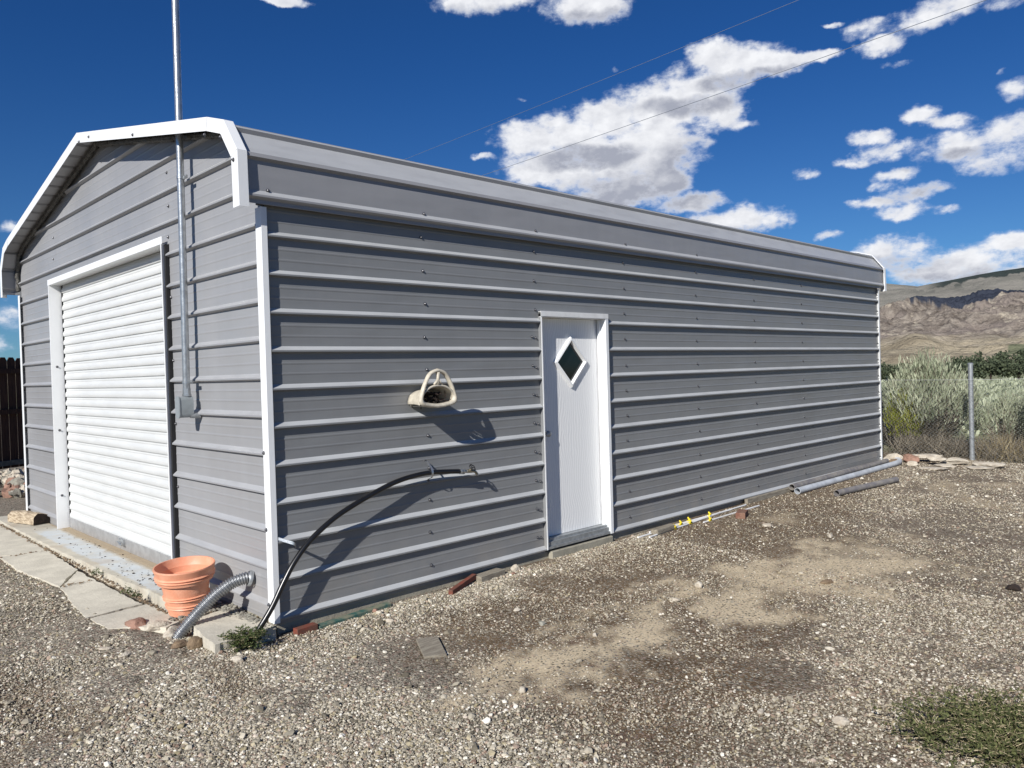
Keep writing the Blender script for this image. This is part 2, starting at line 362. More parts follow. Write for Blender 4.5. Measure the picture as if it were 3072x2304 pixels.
# ------------------------------------------------------------------ ground
def zg(x, y):
    x = np.asarray(x, float); y = np.asarray(y, float)
    near = -.095+.0065*np.clip(x, -1, 9)+.02*np.clip(y, -3, 0)
    near = near+.050*sst(-x, .30, .62)*sst(y, .1, .7)+.012*sst(-x, .05, .3)*sst(-y, -.2, .1)
    r = np.hypot(x+2.2, y+4.3)
    far = -.10-.022*np.clip(r-40, 0, 60)-.035*np.clip(r-100, 0, 90)
    k = sst(r, 16, 40)
    return near*(1-k)+far*k
def masks(x, y):
    """sand and bare-dirt cover of the yard (the same field thins out the loose gravel)"""
    wx = x+.5*(fbm(x*1.1+3, y*1.1, 4)-.5); wy = y+.5*(fbm(x*1.1+40, y*1.1+9, 4)-.5)
    # sand streak running from (0.8,-1.4) to (4,-2.1)
    t = np.clip((wx-.8)/3.2, -.25, 1.3); cy = -1.42-.42*t; hw = .26+.50*np.clip(t, 0, 1)
    s = 1-np.abs(wy-cy)/hw
    s = np.where((wx < .55) | (wx > 4.3), s-2*np.maximum(.55-wx, wx-4.3), s)
    sand = sst(s+4.2*(fbm(x*3.2, y*5.5+7, 6, .7)-.5), .0, .9)
    dirt = 1.15*sst(-wy-.35+.16*wx+.9*(fbm(x*.9+8, y*.9+2, 4)-.5), .0, .5)*sst(wx+.55*(wy+2.0)*-1*.3, .0, .7)
    low = sst(-(y+2.05-.28*(x-1)) + .9*(fbm(x*1.5+2, y*1.5, 4)-.5), .0, .7)      # gravel again in front
    dirt = np.clip(dirt*(1-.50*low), 0, 1)
    dirt = np.maximum(dirt, sst(x, 5.0, 8.5)*.65)
    patch = sst(fbm(x*2.3+11, y*2.3+31, 4), .58, .68)*.7
    dirt = np.maximum(dirt, patch)
    sand = np.maximum(sand, .5*sst(fbm(x*1.7+51, y*1.7+3, 4), .62, .72)*sst(x, 2, 4))
    return sand, dirt
def axis(a, b, h, outer):
    c = np.arange(a, b+1e-6, h); l = a-outer; r = b+outer
    return np.concatenate([l[::-1], c, r])
outer = np.geomspace(.2, 9000, 46)
gx = axis(-3.2, 12.0, .06, outer); gy = axis(-6.5, 9.0, .06, outer)
GX, GY = np.meshgrid(gx, gy, indexing='ij'); GZ = zg(GX, GY)
nearm = (1-sst(np.hypot(GX-3, GY+1), 14, 20))
GZ = GZ+nearm*(.022*(fbm(GX*1.3, GY*1.3, 4)-.5)+.010*(fbm(GX*6, GY*6, 3)-.5))*sst(np.abs(GY)+(GX < 0)*5, .0, .4)
nx_, ny_ = GX.shape; idx = np.arange(nx_*ny_).reshape(nx_, ny_)
Fg = np.stack([idx[:-1, :-1], idx[1:, :-1], idx[1:, 1:], idx[:-1, 1:]], -1).reshape(-1, 4)
def ground_mat():
    m, t, b = new_mat('yard_ground')
    def att(n):
        a = t.new('ShaderNodeAttribute'); a.attribute_name = n; return a.outputs['Fac']
    sand, dirt = att('sand'), att('dirt')
    v = t.v('ADD', t.pos, t.v('MULTIPLY', t.noise(t.pos, 40, 2, color=True), (.012, .012, 0)))
    cells = t.new('ShaderNodeTexVoronoi'); t.put(cells.inputs['Vector'], v); cells.inputs['Scale'].default_value = 95
    cc = t.new('ShaderNodeSeparateColor'); t.l.new(cells.outputs['Color'], cc.inputs[0])
    peb = t.mix(t.ramp(cc.outputs[0], .1, .9, smooth=False), (.075, .064, .046), (.36, .325, .26))
    peb = t.mix(t.m('MULTIPLY', t.ramp(cc.outputs[1], .78, .8), .5), peb, (.30, .19, .15))
    n = t.noise(t.pos, 6, 6, .65); n2 = t.noise(t.pos, 55, 5, .7); n3 = t.noise(t.pos, 1.4, 5, .6)
    soil = t.mix(t.ramp(n, .3, .7), (.098, .063, .035), (.180, .124, .072))
    soil = t.mix(t.ramp(n2, .50, .72), soil, (.30, .26, .20))
    sandc = t.mix(t.ramp(n2, .35, .7), (.60, .50, .345), (.46, .37, .245))
    sparse = t.ramp(cc.outputs[2], .62, .64)
    spars2 = t.ramp(cc.outputs[2], .80, .81)
    g = t.mix(sparse, soil, peb)
    a = t.mix(t.m('SUBTRACT', 1, dirt, clamp=True), g, peb)
    a = t.mix(sand, a, t.mix(spars2, sandc, peb))
    # red-brown stains of dead weeds
    st_ = t.m('MULTIPLY', t.ramp(t.noise(t.pos, 1.9, 6, .7), .60, .70), .55)
    a = t.mix(st_, a, (.095, .052, .036))
    # beyond the yard: dry meadow of pale grass and scrub
    sp = t.new('ShaderNodeSeparateXYZ'); t.l.new(t.pos, sp.inputs[0])
    r = t.v('LENGTH', t.v('ADD', t.pos, (2.2, 4.3, 0)), out=1)
    mead = t.mix(t.ramp(t.noise(t.pos, .35, 6, .7), .35, .65), (.185, .20, .105), (.30, .30, .18))
    mead = t.mix(t.ramp(t.noise(t.pos, 2.5, 5, .7), .5, .7), mead, (.13, .14, .075))
    valley = t.mix(t.ramp(t.noise(t.pos, .006, 5, .6), .4, .6), (.34, .29, .20), (.24, .24, .13))
    mead = t.mix(t.ramp(r, 300, 900), mead, valley)
    a = t.mix(t.ramp(t.m('ADD', sp.outputs[0], t.m('MULTIPLY', n3, 1.2)), 11.2, 12.2), a, mead)
    t.put(b.inputs['Base Color'], a); b.inputs['Roughness'].default_value = .95; b.inputs['Specular IOR Level'].default_value = .15
    h = t.m('ADD', t.m('MULTIPLY', t.ramp(cells.outputs['Distance'], .6, 0), t.m('SUBTRACT', 1, t.m('MULTIPLY', sand, .8))), t.m('MULTIPLY', n2, .5))
    bump(t, b, h, .006, .9); return m
gme = npmesh('ground', np.stack([GX, GY, GZ], -1).reshape(-1, 3), Fg, ground_mat(), True)
sa, di = masks(GX, GY)
for nm, arr in (('sand', sa), ('dirt', di)):
    at = gme.attributes.new(nm, 'FLOAT', 'POINT'); at.data.foreach_set('value', arr.astype(np.float32).ravel())
ground = tag(link('ground', gme), kind='structure')

def rock_mesh(name, seed, mat_, flat=.6, sub=2, rough=.25):
    import bmesh
    bm = bmesh.new(); bmesh.ops.create_icosphere(bm, subdivisions=sub, radius=1)
    rs = random.Random(seed); planes = [(Vector((rs.gauss(0, 1), rs.gauss(0, 1), rs.gauss(0, .8))).normalized(), rs.uniform(.62, .9)) for _ in range(9)]
    o = Vector((seed*3.1, seed*1.7, 0))
    for v in bm.verts:
        for n, d in planes:
            k = v.co.dot(n)
            if k > d: v.co -= n*(k-d)
        v.co *= 1+rough*.5*mnoise.noise(v.co*2.2+o)
        v.co.z *= flat
    me = bpy.data.meshes.new(name); bm.to_mesh(me); bm.free(); me.materials.append(mat_); return me

# ---- loose gravel (uncountable): points carrying scale/rotation/tone, instanced once each
def gravel():
    N = 520000
    # world-space region of the yard; density falls with distance from the shed's front yard
    x = RNG.uniform(-3.2, 10.6, N); y = RNG.uniform(-5.5, 1.0, N)
    x2 = RNG.uniform(-3.0, .0, 160000); y2 = RNG.uniform(-2.0, 9.5, 160000)
    x3 = RNG.uniform(-2.6, 3.6, 420000); y3 = RNG.uniform(-4.6, .6, 420000)
    x = np.concatenate([x, x2, x3]); y = np.concatenate([y, y2, y3])
    sa, di = masks(x, y)
    px = np.clip((1-.74*di)*(1-.80*sa), .03, 1)*(.55+.45*sst(fbm(x*3+5, y*3, 3), .3, .6))
    keep = RNG.random(len(x)) < px
    keep &= ~((x > -.02) & (y > -.012))                       # under the building
    keep &= ~((x > -.64) & (x <= 0) & (y > .45) & (y < 9))       # on the apron
    keep &= ~((x > -.35) & (x < .0) & (y > -.03) & (y < .5))
    # wedge visible from the yard side
    keep &= (x*.70+y*.72 > -5.0+.25)
    d0 = np.hypot(x+2.18, y+4.33); keep &= d0 > 1.6
    ang = np.degrees(np.arctan2(y+4.33, x+2.18)); keep &= (ang > 4) & (ang < 88)
    x, y, di, sa, d0 = x[keep], y[keep], di[keep], sa[keep], d0[keep]
    n = len(x)
    sc = .0047*np.exp(RNG.normal(0, .38, n)); big = RNG.random(n) < .012; sc[big] *= RNG.uniform(1.5, 2.6, big.sum())
    sc *= np.where(di > .4, .92, 1.0)*(1+.05*np.clip(d0-5, 0, 6))
    z = zg(x, y)+sc*.25
    me = bpy.data.meshes.new('gravel'); me.vertices.add(n)
    me.vertices.foreach_set('co', np.stack([x, y, z], -1).astype(np.float32).ravel())
    def A(nm, typ, arr, key='value'):
        a = me.attributes.new(nm, typ, 'POINT'); a.data.foreach_set(key, arr.astype(np.float32 if typ != 'INT' else np.int32).ravel())
    A('sc', 'FLOAT', sc)
    A('rot', 'FLOAT_VECTOR', np.stack([RNG.normal(0, .35, n), RNG.normal(0, .35, n), RNG.uniform(0, 6.28, n)], -1), 'vector')
    A('tone', 'FLOAT', RNG.random(n)); A('hue', 'FLOAT', RNG.random(n)); A('dirtk', 'FLOAT', np.clip(di+sa, 0, 1)); A('pick', 'INT', RNG.integers(0, 5, n))
    # material
    m, t, b = new_mat('gravel_stone')
    def att(nm):
        a = t.new('ShaderNodeAttribute'); a.attribute_name = nm; a.attribute_type = 'INSTANCER'; return a.outputs['Fac']
    tone, hue, dk = att('tone'), att('hue'), att('dirtk')
    c = t.mix(t.ramp(tone, 0, 1, smooth=False), (.115, .100, .073), (.63, .57, .45))
    c = t.mix(t.ramp(tone, .86, .95), c, (.76, .72, .62))
    c = t.mix(t.m('MULTIPLY', t.ramp(hue, .86, .90), .6), c, (.30, .19, .14))
    c = t.mix(t.m('MULTIPLY', t.ramp(hue, .14, .10), .6), c, (.36, .30, .17))
    c = t.mix(t.m('MULTIPLY', dk, .22), c, (.30, .24, .17))
    t.put(b.inputs['Base Color'], c); b.inputs['Roughness'].default_value = .9; b.inputs['Specular IOR Level'].default_value = .2
    hold = []
    for k in range(5):
        rm = rock_mesh('gravel_piece', 30+k, m, .62 if k else .4, 1, .3)
        for v in rm.vertices: v.co.x *= (1.25, 1, 1.45, .9, 1.1)[k]
        hold.append(rm)
    me.materials.append(m)
    o = link('gravel', me)
    ng = bpy.data.node_groups.new('scatter_gravel', 'GeometryNodeTree')
    ng.interface.new_socket('Geometry', in_out='INPUT', socket_type='NodeSocketGeometry'); ng.interface.new_socket('Geometry', in_out='OUTPUT', socket_type='NodeSocketGeometry')
    g = ng.nodes; L = ng.links
    gi = g.new('NodeGroupInput'); go = g.new('NodeGroupOutput'); iop = g.new('GeometryNodeInstanceOnPoints')
    m2p = g.new('GeometryNodeMeshToPoints'); L.new(gi.outputs[0], m2p.inputs[0]); L.new(m2p.outputs[0], iop.inputs['Points'])
    g2i = g.new('GeometryNodeGeometryToInstance')
    for k, rm in enumerate(hold):
        # stones come in as mesh primitives written by hand: build through a helper object kept out of view layers
        ho = bpy.data.objects.new('gravel_piece', rm)
        oi = g.new('GeometryNodeObjectInfo'); oi.inputs['Object'].default_value = ho
        L.new(oi.outputs['Geometry'], g2i.inputs[0])
    L.new(g2i.outputs[0], iop.inputs['Instance']); iop.inputs['Pick Instance'].default_value = True
    def na(nm, typ):
        a = g.new('GeometryNodeInputNamedAttribute'); a.data_type = typ; a.inputs[0].default_value = nm; return a.outputs[0]
    L.new(na('pick', 'INT'), iop.inputs['Instance Index']); L.new(na('sc', 'FLOAT'), iop.inputs['Scale'])
    L.new(na('rot', 'FLOAT_VECTOR'), iop.inputs['Rotation'])
    L.new(iop.outputs[0], go.inputs[0])
    md = o.modifiers.new('scatter', 'NODES'); md.node_group = ng
    print('gravel stones', n)
    return tag(o, 'loose grey and buff gravel spread over the yard', 'gravel', kind='stuff')
gravel()

# ------------------------------------------------------------------ the garage
SP = .2286; LEN = 9.28; WID = 5.87
G = empty('metal_garage', (0, 0, -.02), 'grey ribbed metal garage with white trim, roll-up door and walk-in door', 'garage')
def rib_rows(z0, z1, out):
    """list of (z, offset outwards) of a sheet with horizontal ribs whose crests sit at z = k*SP"""
    prof = [(-.014, 0), (-.003, .029), (.006, .029), (.0085, .0275), (.031, 0), (.083, 0), (.090, .0014), (.095, .0014), (.102, 0), (.147, 0), (.154, .0014), (.159, .0014), (.166, 0)]
    rows = []
    for k in range(-2, 20):
        for dz, o in prof:
            z = k*SP+dz
            if z0 <= z <= z1: rows.append((z, o))
    rows = [(z0, 0)]+rows+[(z1, 0)]
    rows.sort(); return rows
def sheet(name, mat_, parent, segs, z0, z1, place, zoff=0, zlist=()):
    """segs(z)-> list of (a,b) extents along the wall; place(a, z, off) -> xyz"""
    rows = [(z+zoff, o) for z, o in rib_rows(z0-zoff, z1-zoff, 0)]
    for zl in zlist:
        zs = [r[0] for r in rows]; i = int(np.searchsorted(zs, zl)); 
        if 0 < i < len(rows):
            (za, oa), (zb, ob) = rows[i-1], rows[i]; tt = (zl-za)/(zb-za+1e-9); rows[i:i] = [(zl-1e-4, oa+(ob-oa)*tt), (zl+1e-4, oa+(ob-oa)*tt)]
    mb = MB()
    for (za, oa), (zb, ob) in zip(rows[:-1], rows[1:]):
        if zb-za < 1e-6: continue
        zm = (za+zb)/2
        sa_, sb_, sm = segs(za), segs(zb), segs(zm)
        for i, (a, b) in enumerate(sm):
            A0, A1 = (sa_[i] if len(sa_) == len(sm) else (a, b)); B0, B1 = (sb_[i] if len(sb_) == len(sm) else (a, b))
            n = max(1, int((b-a)/.6)); vs = []
            for k in range(n+1):
                f = k/n; vs.append(place(A0+(A1-A0)*f, za, oa)); vs.append(place(B0+(B1-B0)*f, zb, ob))
            mb.add(vs, [(2*k, 2*k+2, 2*k+3, 2*k+1) for k in range(n)])
    return mb.build(name, mat_, parent)
DX0, DX1, DZT = 2.345, 3.195, 1.905
RY0, RY1, RZT = 1.53, 4.535, 2.44
def wob(a, z): return .0016*mnoise.noise(Vector((a*.9, z*2.5, 3)))
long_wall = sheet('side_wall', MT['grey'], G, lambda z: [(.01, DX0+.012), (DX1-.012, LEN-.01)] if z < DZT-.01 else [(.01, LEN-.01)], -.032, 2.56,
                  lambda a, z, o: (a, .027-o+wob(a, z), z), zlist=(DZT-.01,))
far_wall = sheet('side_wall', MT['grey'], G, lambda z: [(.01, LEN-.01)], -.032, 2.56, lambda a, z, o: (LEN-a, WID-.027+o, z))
# roof outline in (y, z)
ROOF = [(-.022, 2.462), (-.022, 2.735), (.125, 2.925), (.345, 2.996), (2.935, 3.520), (5.525, 2.996), (5.745, 2.925), (5.892, 2.735), (5.892, 2.462)]
def inner_y(z):
    """extent in y of the gable wall at height z, 25 mm inside the roof sheet"""
    pts = ROOF[:5]
    if z <= 2.735: return .012, WID-.012
    for (ya, za), (yb, zb) in zip(pts[:-1], pts[1:]):
        if zb > za and za <= z <= zb:
            y = ya+(yb-ya)*(z-za)/(zb-za)+.03; return max(y, .012), min(WID-y, WID-.012)
    return 2.9, 2.97
def front_segs(z):
    a, b = inner_y(z+.012)
    return [(a, RY0-.038), (RY1+.01, b)] if z < RZT+.0 else [(a, b)]
ZF = .068
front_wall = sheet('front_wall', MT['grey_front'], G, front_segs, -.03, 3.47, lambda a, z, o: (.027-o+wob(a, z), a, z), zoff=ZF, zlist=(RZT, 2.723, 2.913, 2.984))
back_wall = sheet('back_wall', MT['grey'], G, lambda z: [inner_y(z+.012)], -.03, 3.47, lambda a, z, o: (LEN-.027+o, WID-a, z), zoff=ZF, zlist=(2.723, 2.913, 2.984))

# roof: ribbed sheet wrapped along the outline, ribs run the length of the building
def arc_profile():
    P = [Vector((y, z)) for y, z in ROOF]; L = [0]
    for a, b in zip(P[:-1], P[1:]): L.append(L[-1]+(b-a).length)
    tot = L[-1]; half = tot/2
    def at(s):
        s = min(max(s, 0), tot)
        for i in range(len(P)-1):
            if s <= L[i+1]+1e-9:
                f = (s-L[i])/(L[i+1]-L[i]); d = (P[i+1]-P[i]).normalized(); return P[i]+(P[i+1]-P[i])*f, Vector((-d.y, d.x))
    st = []
    base = .045
    k = 0
    ss = []
    while base+k*SP < half-.05:
        c = base+k*SP
        for ds, o in ((-.022, 0), (-.007, .022), (.005, .022), (.032, 0), (.090, .0004), (.150, .0004)):
            ss.append((c+ds, o))
        k += 1
    ss = [(s, o) for s, o in ss if 0 < s < half-.03]; ss = [(0, 0)]+ss+[(half-.02, 0), (half, .004)]
    ss += [(L[i], 0) for i in range(1, 4) if all(abs(L[i]-s) > .02 for s, o in ss)]
    ss.sort()
    full = ss+[(tot-s, o) for s, o in ss[::-1][1:]]
    out = []
    for s, o in full:
        p, n = at(s); q = p+n*o; out.append((q.x, q.y))
    return out
RP = arc_profile()
RX0, RX1 = -.145, LEN+.125
mb = MB()
xs = np.linspace(RX0, RX1, 14)
vs = [(x, y, z) for x in xs for (y, z) in RP]; n = len(RP)
mb.add(vs, [(i*n+k, (i+1)*n+k, (i+1)*n+k+1, i*n+k+1) for i in range(len(xs)-1) for k in range(n-1)])
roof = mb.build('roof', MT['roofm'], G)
sm = roof.modifiers.new('sheet', 'SOLIDIFY'); sm.thickness = .0015; sm.offset = -1
# white fascia on both gables: face + top flange
def fascia(xf, sgn, name):
    mb = MB(); out = [(-.056, 2.430), (-.050, 2.752), (.112, 2.958), (.338, 3.030), (2.935, 3.552), (5.532, 3.030), (5.758, 2.958), (5.920, 2.752), (5.926, 2.430)]
    inn = []
    P = [Vector(p) for p in out]
    for i, p in enumerate(P):
        d0 = (P[i]-P[i-1]).normalized() if i else (P[1]-P[0]).normalized(); d1 = (P[i+1]-P[i]).normalized() if i < len(P)-1 else d0
        n0 = Vector((d0.y, -d0.x)); n1 = Vector((d1.y, -d1.x)); m_ = (n0+n1).normalized(); inn.append(p+m_*(.082/max(.5, m_.dot(n0))))
    for i in range(len(P)-1):
        g = .0015*(i % 2); x = xf+sgn*g
        d = (P[i+1]-P[i]).normalized()*.012
        a, b, c, e = P[i], P[i+1], inn[i+1], inn[i]
        mb.add([(x, a.x, a.y), (x, b.x, b.y), (x, c.x, c.y), (x, e.x, e.y), (x+sgn*-.002, e.x, e.y), (x-sgn*.002, c.x, c.y), (x-sgn*.002, b.x, b.y), (x-sgn*.002, a.x, a.y)], [(0, 1, 2, 3), (7, 6, 5, 4), (3, 2, 5, 4)])
        n_ = Vector((-d.y, d.x)).normalized()*.0
        # flange lying back over the roof sheet
        mb.add([(x, a.x, a.y), (x, b.x, b.y), (x-sgn*.058, b.x, b.y), (x-sgn*.058, a.x, a.y), (x-sgn*.058, a.x+(inn[i].x-a.x)*.1, a.y+(inn[i].y-a.y)*.1), (x-sgn*.058, b.x+(inn[i+1].x-b.x)*.1, b.y+(inn[i+1].y-b.y)*.1)], [(0, 3, 2, 1), (3, 4, 5, 2)])
    # short end return, cut at an angle
    o = mb.build(name, MT['white'], G)
    return o, P, inn
fas, FP, FI = fascia(-.158, -1, 'fascia_trim'); fas2, _, _ = fascia(LEN+.138, 1, 'fascia_trim')
# crumpled closure strip between gable wall and roof underside
def closure(side):
    mb = MB(); pts = []
    for i in range(len(ROOF)-1):
        a, b = Vector(ROOF[i]), Vector(ROOF[i+1]); nseg = max(2, int((b-a).length/.035))
        for k in range(nseg):
            p = a+(b-a)*k/nseg; d = (b-a).normalized(); nn = Vector((d.y, -d.x))
            pts.append((p+nn*.035))
    path = [(-.005+.012*mnoise.noise(Vector((i*.9, 1, 2))), p.x+.012*mnoise.noise(Vector((i*.8, 5, 2))), p.y+.012*mnoise.noise(Vector((i*.7, 9, 2)))) for i, p in enumerate(pts)]
    mb.tube(path, [.020+.014*mnoise.noise(Vector((i*1.7, 3, 8))) for i in range(len(path))], 7)
    return mb.build('closure_strip', MT['foil'], G)
closure(0)
# corner trims (L angles)
def corner(x, y, sx, sy, ztop=2.452, notch=False):
    mb = MB(); t = .0025; fx, fy = .036, .074
    # x,y = outside corner; sx/sy point back towards the building
    mb.prism([(x, y), (x+sx*t, y), (x+sx*t, y+sy*fy), (x, y+sy*fy)][::1 if sx*sy > 0 else -1], -.018, ztop)
    mb.prism([(x+sx*t, y), (x+sx*fx, y), (x+sx*fx, y+sy*t), (x+sx*t, y+sy*t)][::1 if sx*sy > 0 else -1], -.018, ztop)
    return mb.build('corner_trim', MT['white'], G)
corner(-.004, -.004, 1, 1); corner(-.004, WID+.004, 1, -1); corner(LEN+.004, -.004, -1, 1); corner(LEN+.004, WID+.004, -1, -1)
# foundation
mb = MB(); mb.box((.03, .034, -.35), (LEN-.03, WID-.035, -.024))
mb.box((DX0+.05, -.018, -.35), (DX1-.02, .030, -.020)); found = mb.build('foundation_slab', MT['found'], G, bevel=.006)
# base rail of dark shadow gap is open: panels stop 8 mm lower than the slab edge

# ---- roll-up door
RD = MB()
xcur = .100
prof = []; z = .085; pitch = .0875
while z < 2.62:
    prof += [(z, 0), (z+.003, .010), (z+.010, .0135), (z+.034, .0135), (z+.048, .008), (z+.060, .001), (z+.064, 0), (z+.068, .002), (z+.074, .002), (z+.078, 0)]; z += pitch
ys = np.linspace(RY0+.004, RY1+.06, 8)
ys2 = [1.50, 2.0, 3.0, 4.0, 4.505]
vs = [(xcur-o, y, z) for y in ys2 for (z, o) in prof]; n = len(prof)
RD.add(vs, [(i*n+k, i*n+k+1, (i+1)*n+k+1, (i+1)*n+k) for i in range(len(ys2)-1) for k in range(n-1)])
rdoor = RD.build('roll_up_door', MT['curtain'], G, autos=30)
mb = MB(); mb.box((.085, 1.505, -.010), (.112, 4.50, .088)); mb.box((.078, 1.505, .082), (.085, 4.50, .094)); mb.build('bottom_bar', MT['alu'], rdoor)
mb = MB(); mb.box((.066, 2.86, .035), (.084, 2.99, .085)); mb.tube([(.062, 2.90, .06), (.05, 2.90, .06), (.05, 2.96, .06), (.062, 2.96, .06)], .006, 8); mb.tube([(.05, 2.84, .045), (.05, 2.90, .05)], .008, 8); mb.build('latch', MT['galv'], rdoor)
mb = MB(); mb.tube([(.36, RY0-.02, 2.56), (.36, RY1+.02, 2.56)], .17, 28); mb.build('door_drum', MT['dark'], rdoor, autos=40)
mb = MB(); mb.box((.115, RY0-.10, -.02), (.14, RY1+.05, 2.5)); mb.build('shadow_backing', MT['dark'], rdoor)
# frame: header with face and soffit, two jambs
mb = MB(); t = .003
mb.box((-.022, RY0-.028, RZT-.002), (-.019, RY1+.030, RZT+.052)); mb.box((-.019, RY0, RZT-.002), (.092, RY1, RZT+.001)); mb.build('door_header', MT['white'], G)
for (ya, yb, yc) in ((RY0-.012, RY0, RY0-.003), (RY1+.016, RY1, RY1)):
    mb = MB(); mb.box((-.0215, min(ya, yb), -.018), (-.0185, max(ya, yb), RZT-.003)); mb.box((-.0185, yc, -.018), (.092, yc+.003, RZT-.003)); mb.build('door_jamb', MT['white'], G)
mb = MB(); mb.box((.001, RY0-.030, -.016), (.095, RY0-.004, RZT-.004)); mb.build('jamb_shadow_strip', MT['dark'], G)  # black strip put in for the dark shadow gap beside the jamb
mb = MB(); mb.box((.02, RY0-.005, -.03), (.15, RY1+.005, -.011)); mb.build('door_sill', MT['conc_pad'], G)

# ---- walk-in door
mb = MB(); mb.box((DX0+.004, -.010, .0), (DX0+.014, -.006, DZT-.031)); mb.box((DX0+.0115, -.0055, .0), (DX0+.0145, .094, DZT-.034)); mb.build('door_frame', MT['white'], G)
mb = MB(); mb.box((DX0+.0055, -.0055, .0), (DX0+.0085, .026, DZT-.034)); mb.build('channel_trim', MT['grey'], G)
mb = MB(); mb.box((DX1-.036, -.010, -.0), (DX1, -.006, DZT-.031)); mb.box((DX1-.005, -.006, .0), (DX1-.001, .024, DZT-.032)); mb.box((DX1-.036, -.0055, .0), (DX1-.033, .094, DZT-.034)); mb.box((DX1-.050, .050, .0), (DX1-.0365, .078, DZT-.036)); mb.build('door_frame', MT['white'], G)
mb = MB(); mb.box((DX0, -.0125, DZT-.030), (DX1, -.0102, DZT+.012)); mb.box((DX0, -.010, DZT+.004), (DX1, .0195, DZT+.008)); mb.box((DX0+.016, -.0095, DZT-.0335), (DX1-.037, .094, DZT-.0305)); mb.build('door_frame', MT['white_dirty'], G)
mb = MB(); mb.box((DX0+.016, -.004, .0), (DX1-.037, .090, .020)); mb.box((DX0+.016, .010, .0205), (DX1-.037, .030, .055)); mb.box((DX0+.016, .0305, .0205), (DX1-.037, .086, .075)); mb.build('threshold', MT['galv_dull'], G)
LX0, LX1, LZ0, LZ1 = DX0+.018, DX1-.042, .077, DZT-.036
CX, CZ, HW, HH = 2.790, 1.505, .197, .203
ho = .026
mb = MB()
# leaf with a diamond opening: four quads around it, front face at y=.080
yf, yb_ = .088, .124
for yy, flip in ((yf, 0), (yb_, 1)):
    o_ = [(LX0, LZ0), (LX1, LZ0), (LX1, LZ1), (LX0, LZ1)]; q = [(CX, CZ-HH), (CX+HW, CZ), (CX, CZ+HH), (CX-HW, CZ)]
    vs = [(x, yy, z) for x, z in o_+q]
    fs = [(0, 1, 4), (1, 5, 4), (1, 2, 5), (2, 6, 5), (2, 3, 6), (3, 7, 6), (3, 0, 7), (0, 4, 7)]
    mb.add(vs, [f[::-1] if flip else f for f in fs])
walk = mb.build('walk_in_door', MT['door'], G)
mb = MB()
def diamond(s_, off=0): return [(CX+off, CZ-HH*s_), (CX+HW*s_+off, CZ), (CX+off, CZ+HH*s_), (CX-HW*s_+off, CZ)]
o_, i_ = diamond(1.09), diamond(.86); ym, y0_ = .061, .0875
im = diamond(.92); om = diamond(1.03)
vs = [(x, y0_, z) for x, z in o_]+[(x, ym+.004, z) for x, z in om]+[(x, ym, z) for x, z in im]+[(x, .095, z) for x, z in i_]
fs = [(r*4+k, r*4+(k+1) % 4, (r+1)*4+(k+1) % 4, (r+1)*4+k) for r in range(3) for k in range(4)]
mb.add(vs, fs); dw = mb.build('window', MT['white'], walk)
mb = MB(); q = diamond(.88); mb.add([(x, .091, z) for x, z in q], [(0, 1, 2, 3)]); mb.build('pane', MT['glass'], dw)
mb = MB(); pr_ = [(.0, -.0), (.030, 0), (.030, .006), (.012, .010), (.011, .028), (.020, .034), (.027, .046), (.026, .058), (.016, .064), (0, .065)]
kb = MB(); kb.lathe(pr_, (0, 0, 0), 24); kb.v = [(2.447+x, .088-z, .925+y) for x, y, z in kb.v]; kb.build('door_knob', MT['galv_dull'], walk, smooth=True)

# ---- screws
sm_b = MB(); sm_b.lathe([(0, .0115), (.005, .0105), (.008, .007), (.0085, .002), (.0125, .0016), (.0125, 0)], n=10)
smesh = bpy.data.meshes.new('screw'); smesh.from_pydata(sm_b.v, [], sm_b.f); smesh.materials.append(MT['screw']); smesh.update()
nscrew = [0]
def screw(p, nrm, parent):
    if nscrew[0] >= 100: return
    nscrew[0] += 1
    o = bpy.data.objects.new('screw', smesh); COL.objects.link(o); o.parent = parent
    o.matrix_parent_inverse = world_of(parent).inverted()
    o.matrix_basis = Matrix.Translation(p) @ Vector(nrm).to_track_quat('Z', 'Y').to_matrix().to_4x4()
for cx in (1.205, 2.318, 3.47, 4.64, 5.80, 6.95):
    for k in range(11):
        z = k*SP+.100+random.uniform(-.006, .006)
        if k < 8 and DX0-.02 < cx < DX1+.02: continue
        screw((cx+random.uniform(-.01, .01), .0265, z), (0, -1, 0), long_wall)
for cx in (.035, 1.19, 2.3, 3.45, 4.6): screw((cx, -.0225, 2.545), (0, -1, 0), roof)
for k in range(8): screw((2.275, .0265, k*SP+.11), (0, -1, 0), long_wall)
for (y, z) in ((1.50, 2.49), (1.475, 2.71), (1.485, 2.955), (4.48, 2.91), (4.51, 2.70), (1.478, 2.05), (1.478, 1.59), (1.478, 1.13), (1.478, .67)): screw((.0265, y, z), (-1, 0, 0), front_wall)
for (y, z) in ((.375, 2.93), (.155, 2.865), (.0, 2.70), (2.86, 3.46), (2.6, 3.44), (1.6, 3.22)): screw((-.1602, y, z), (-1, 0, 0), fas)
for z in (.32, .98, 1.62): screw((.030, RY1-.0005, z), (0, -1, 0), front_wall)
for z in (.07, .52, .98, 1.44, 1.9): screw((-.0045, .06, z+.016), (-1, 0, 0), front_wall)

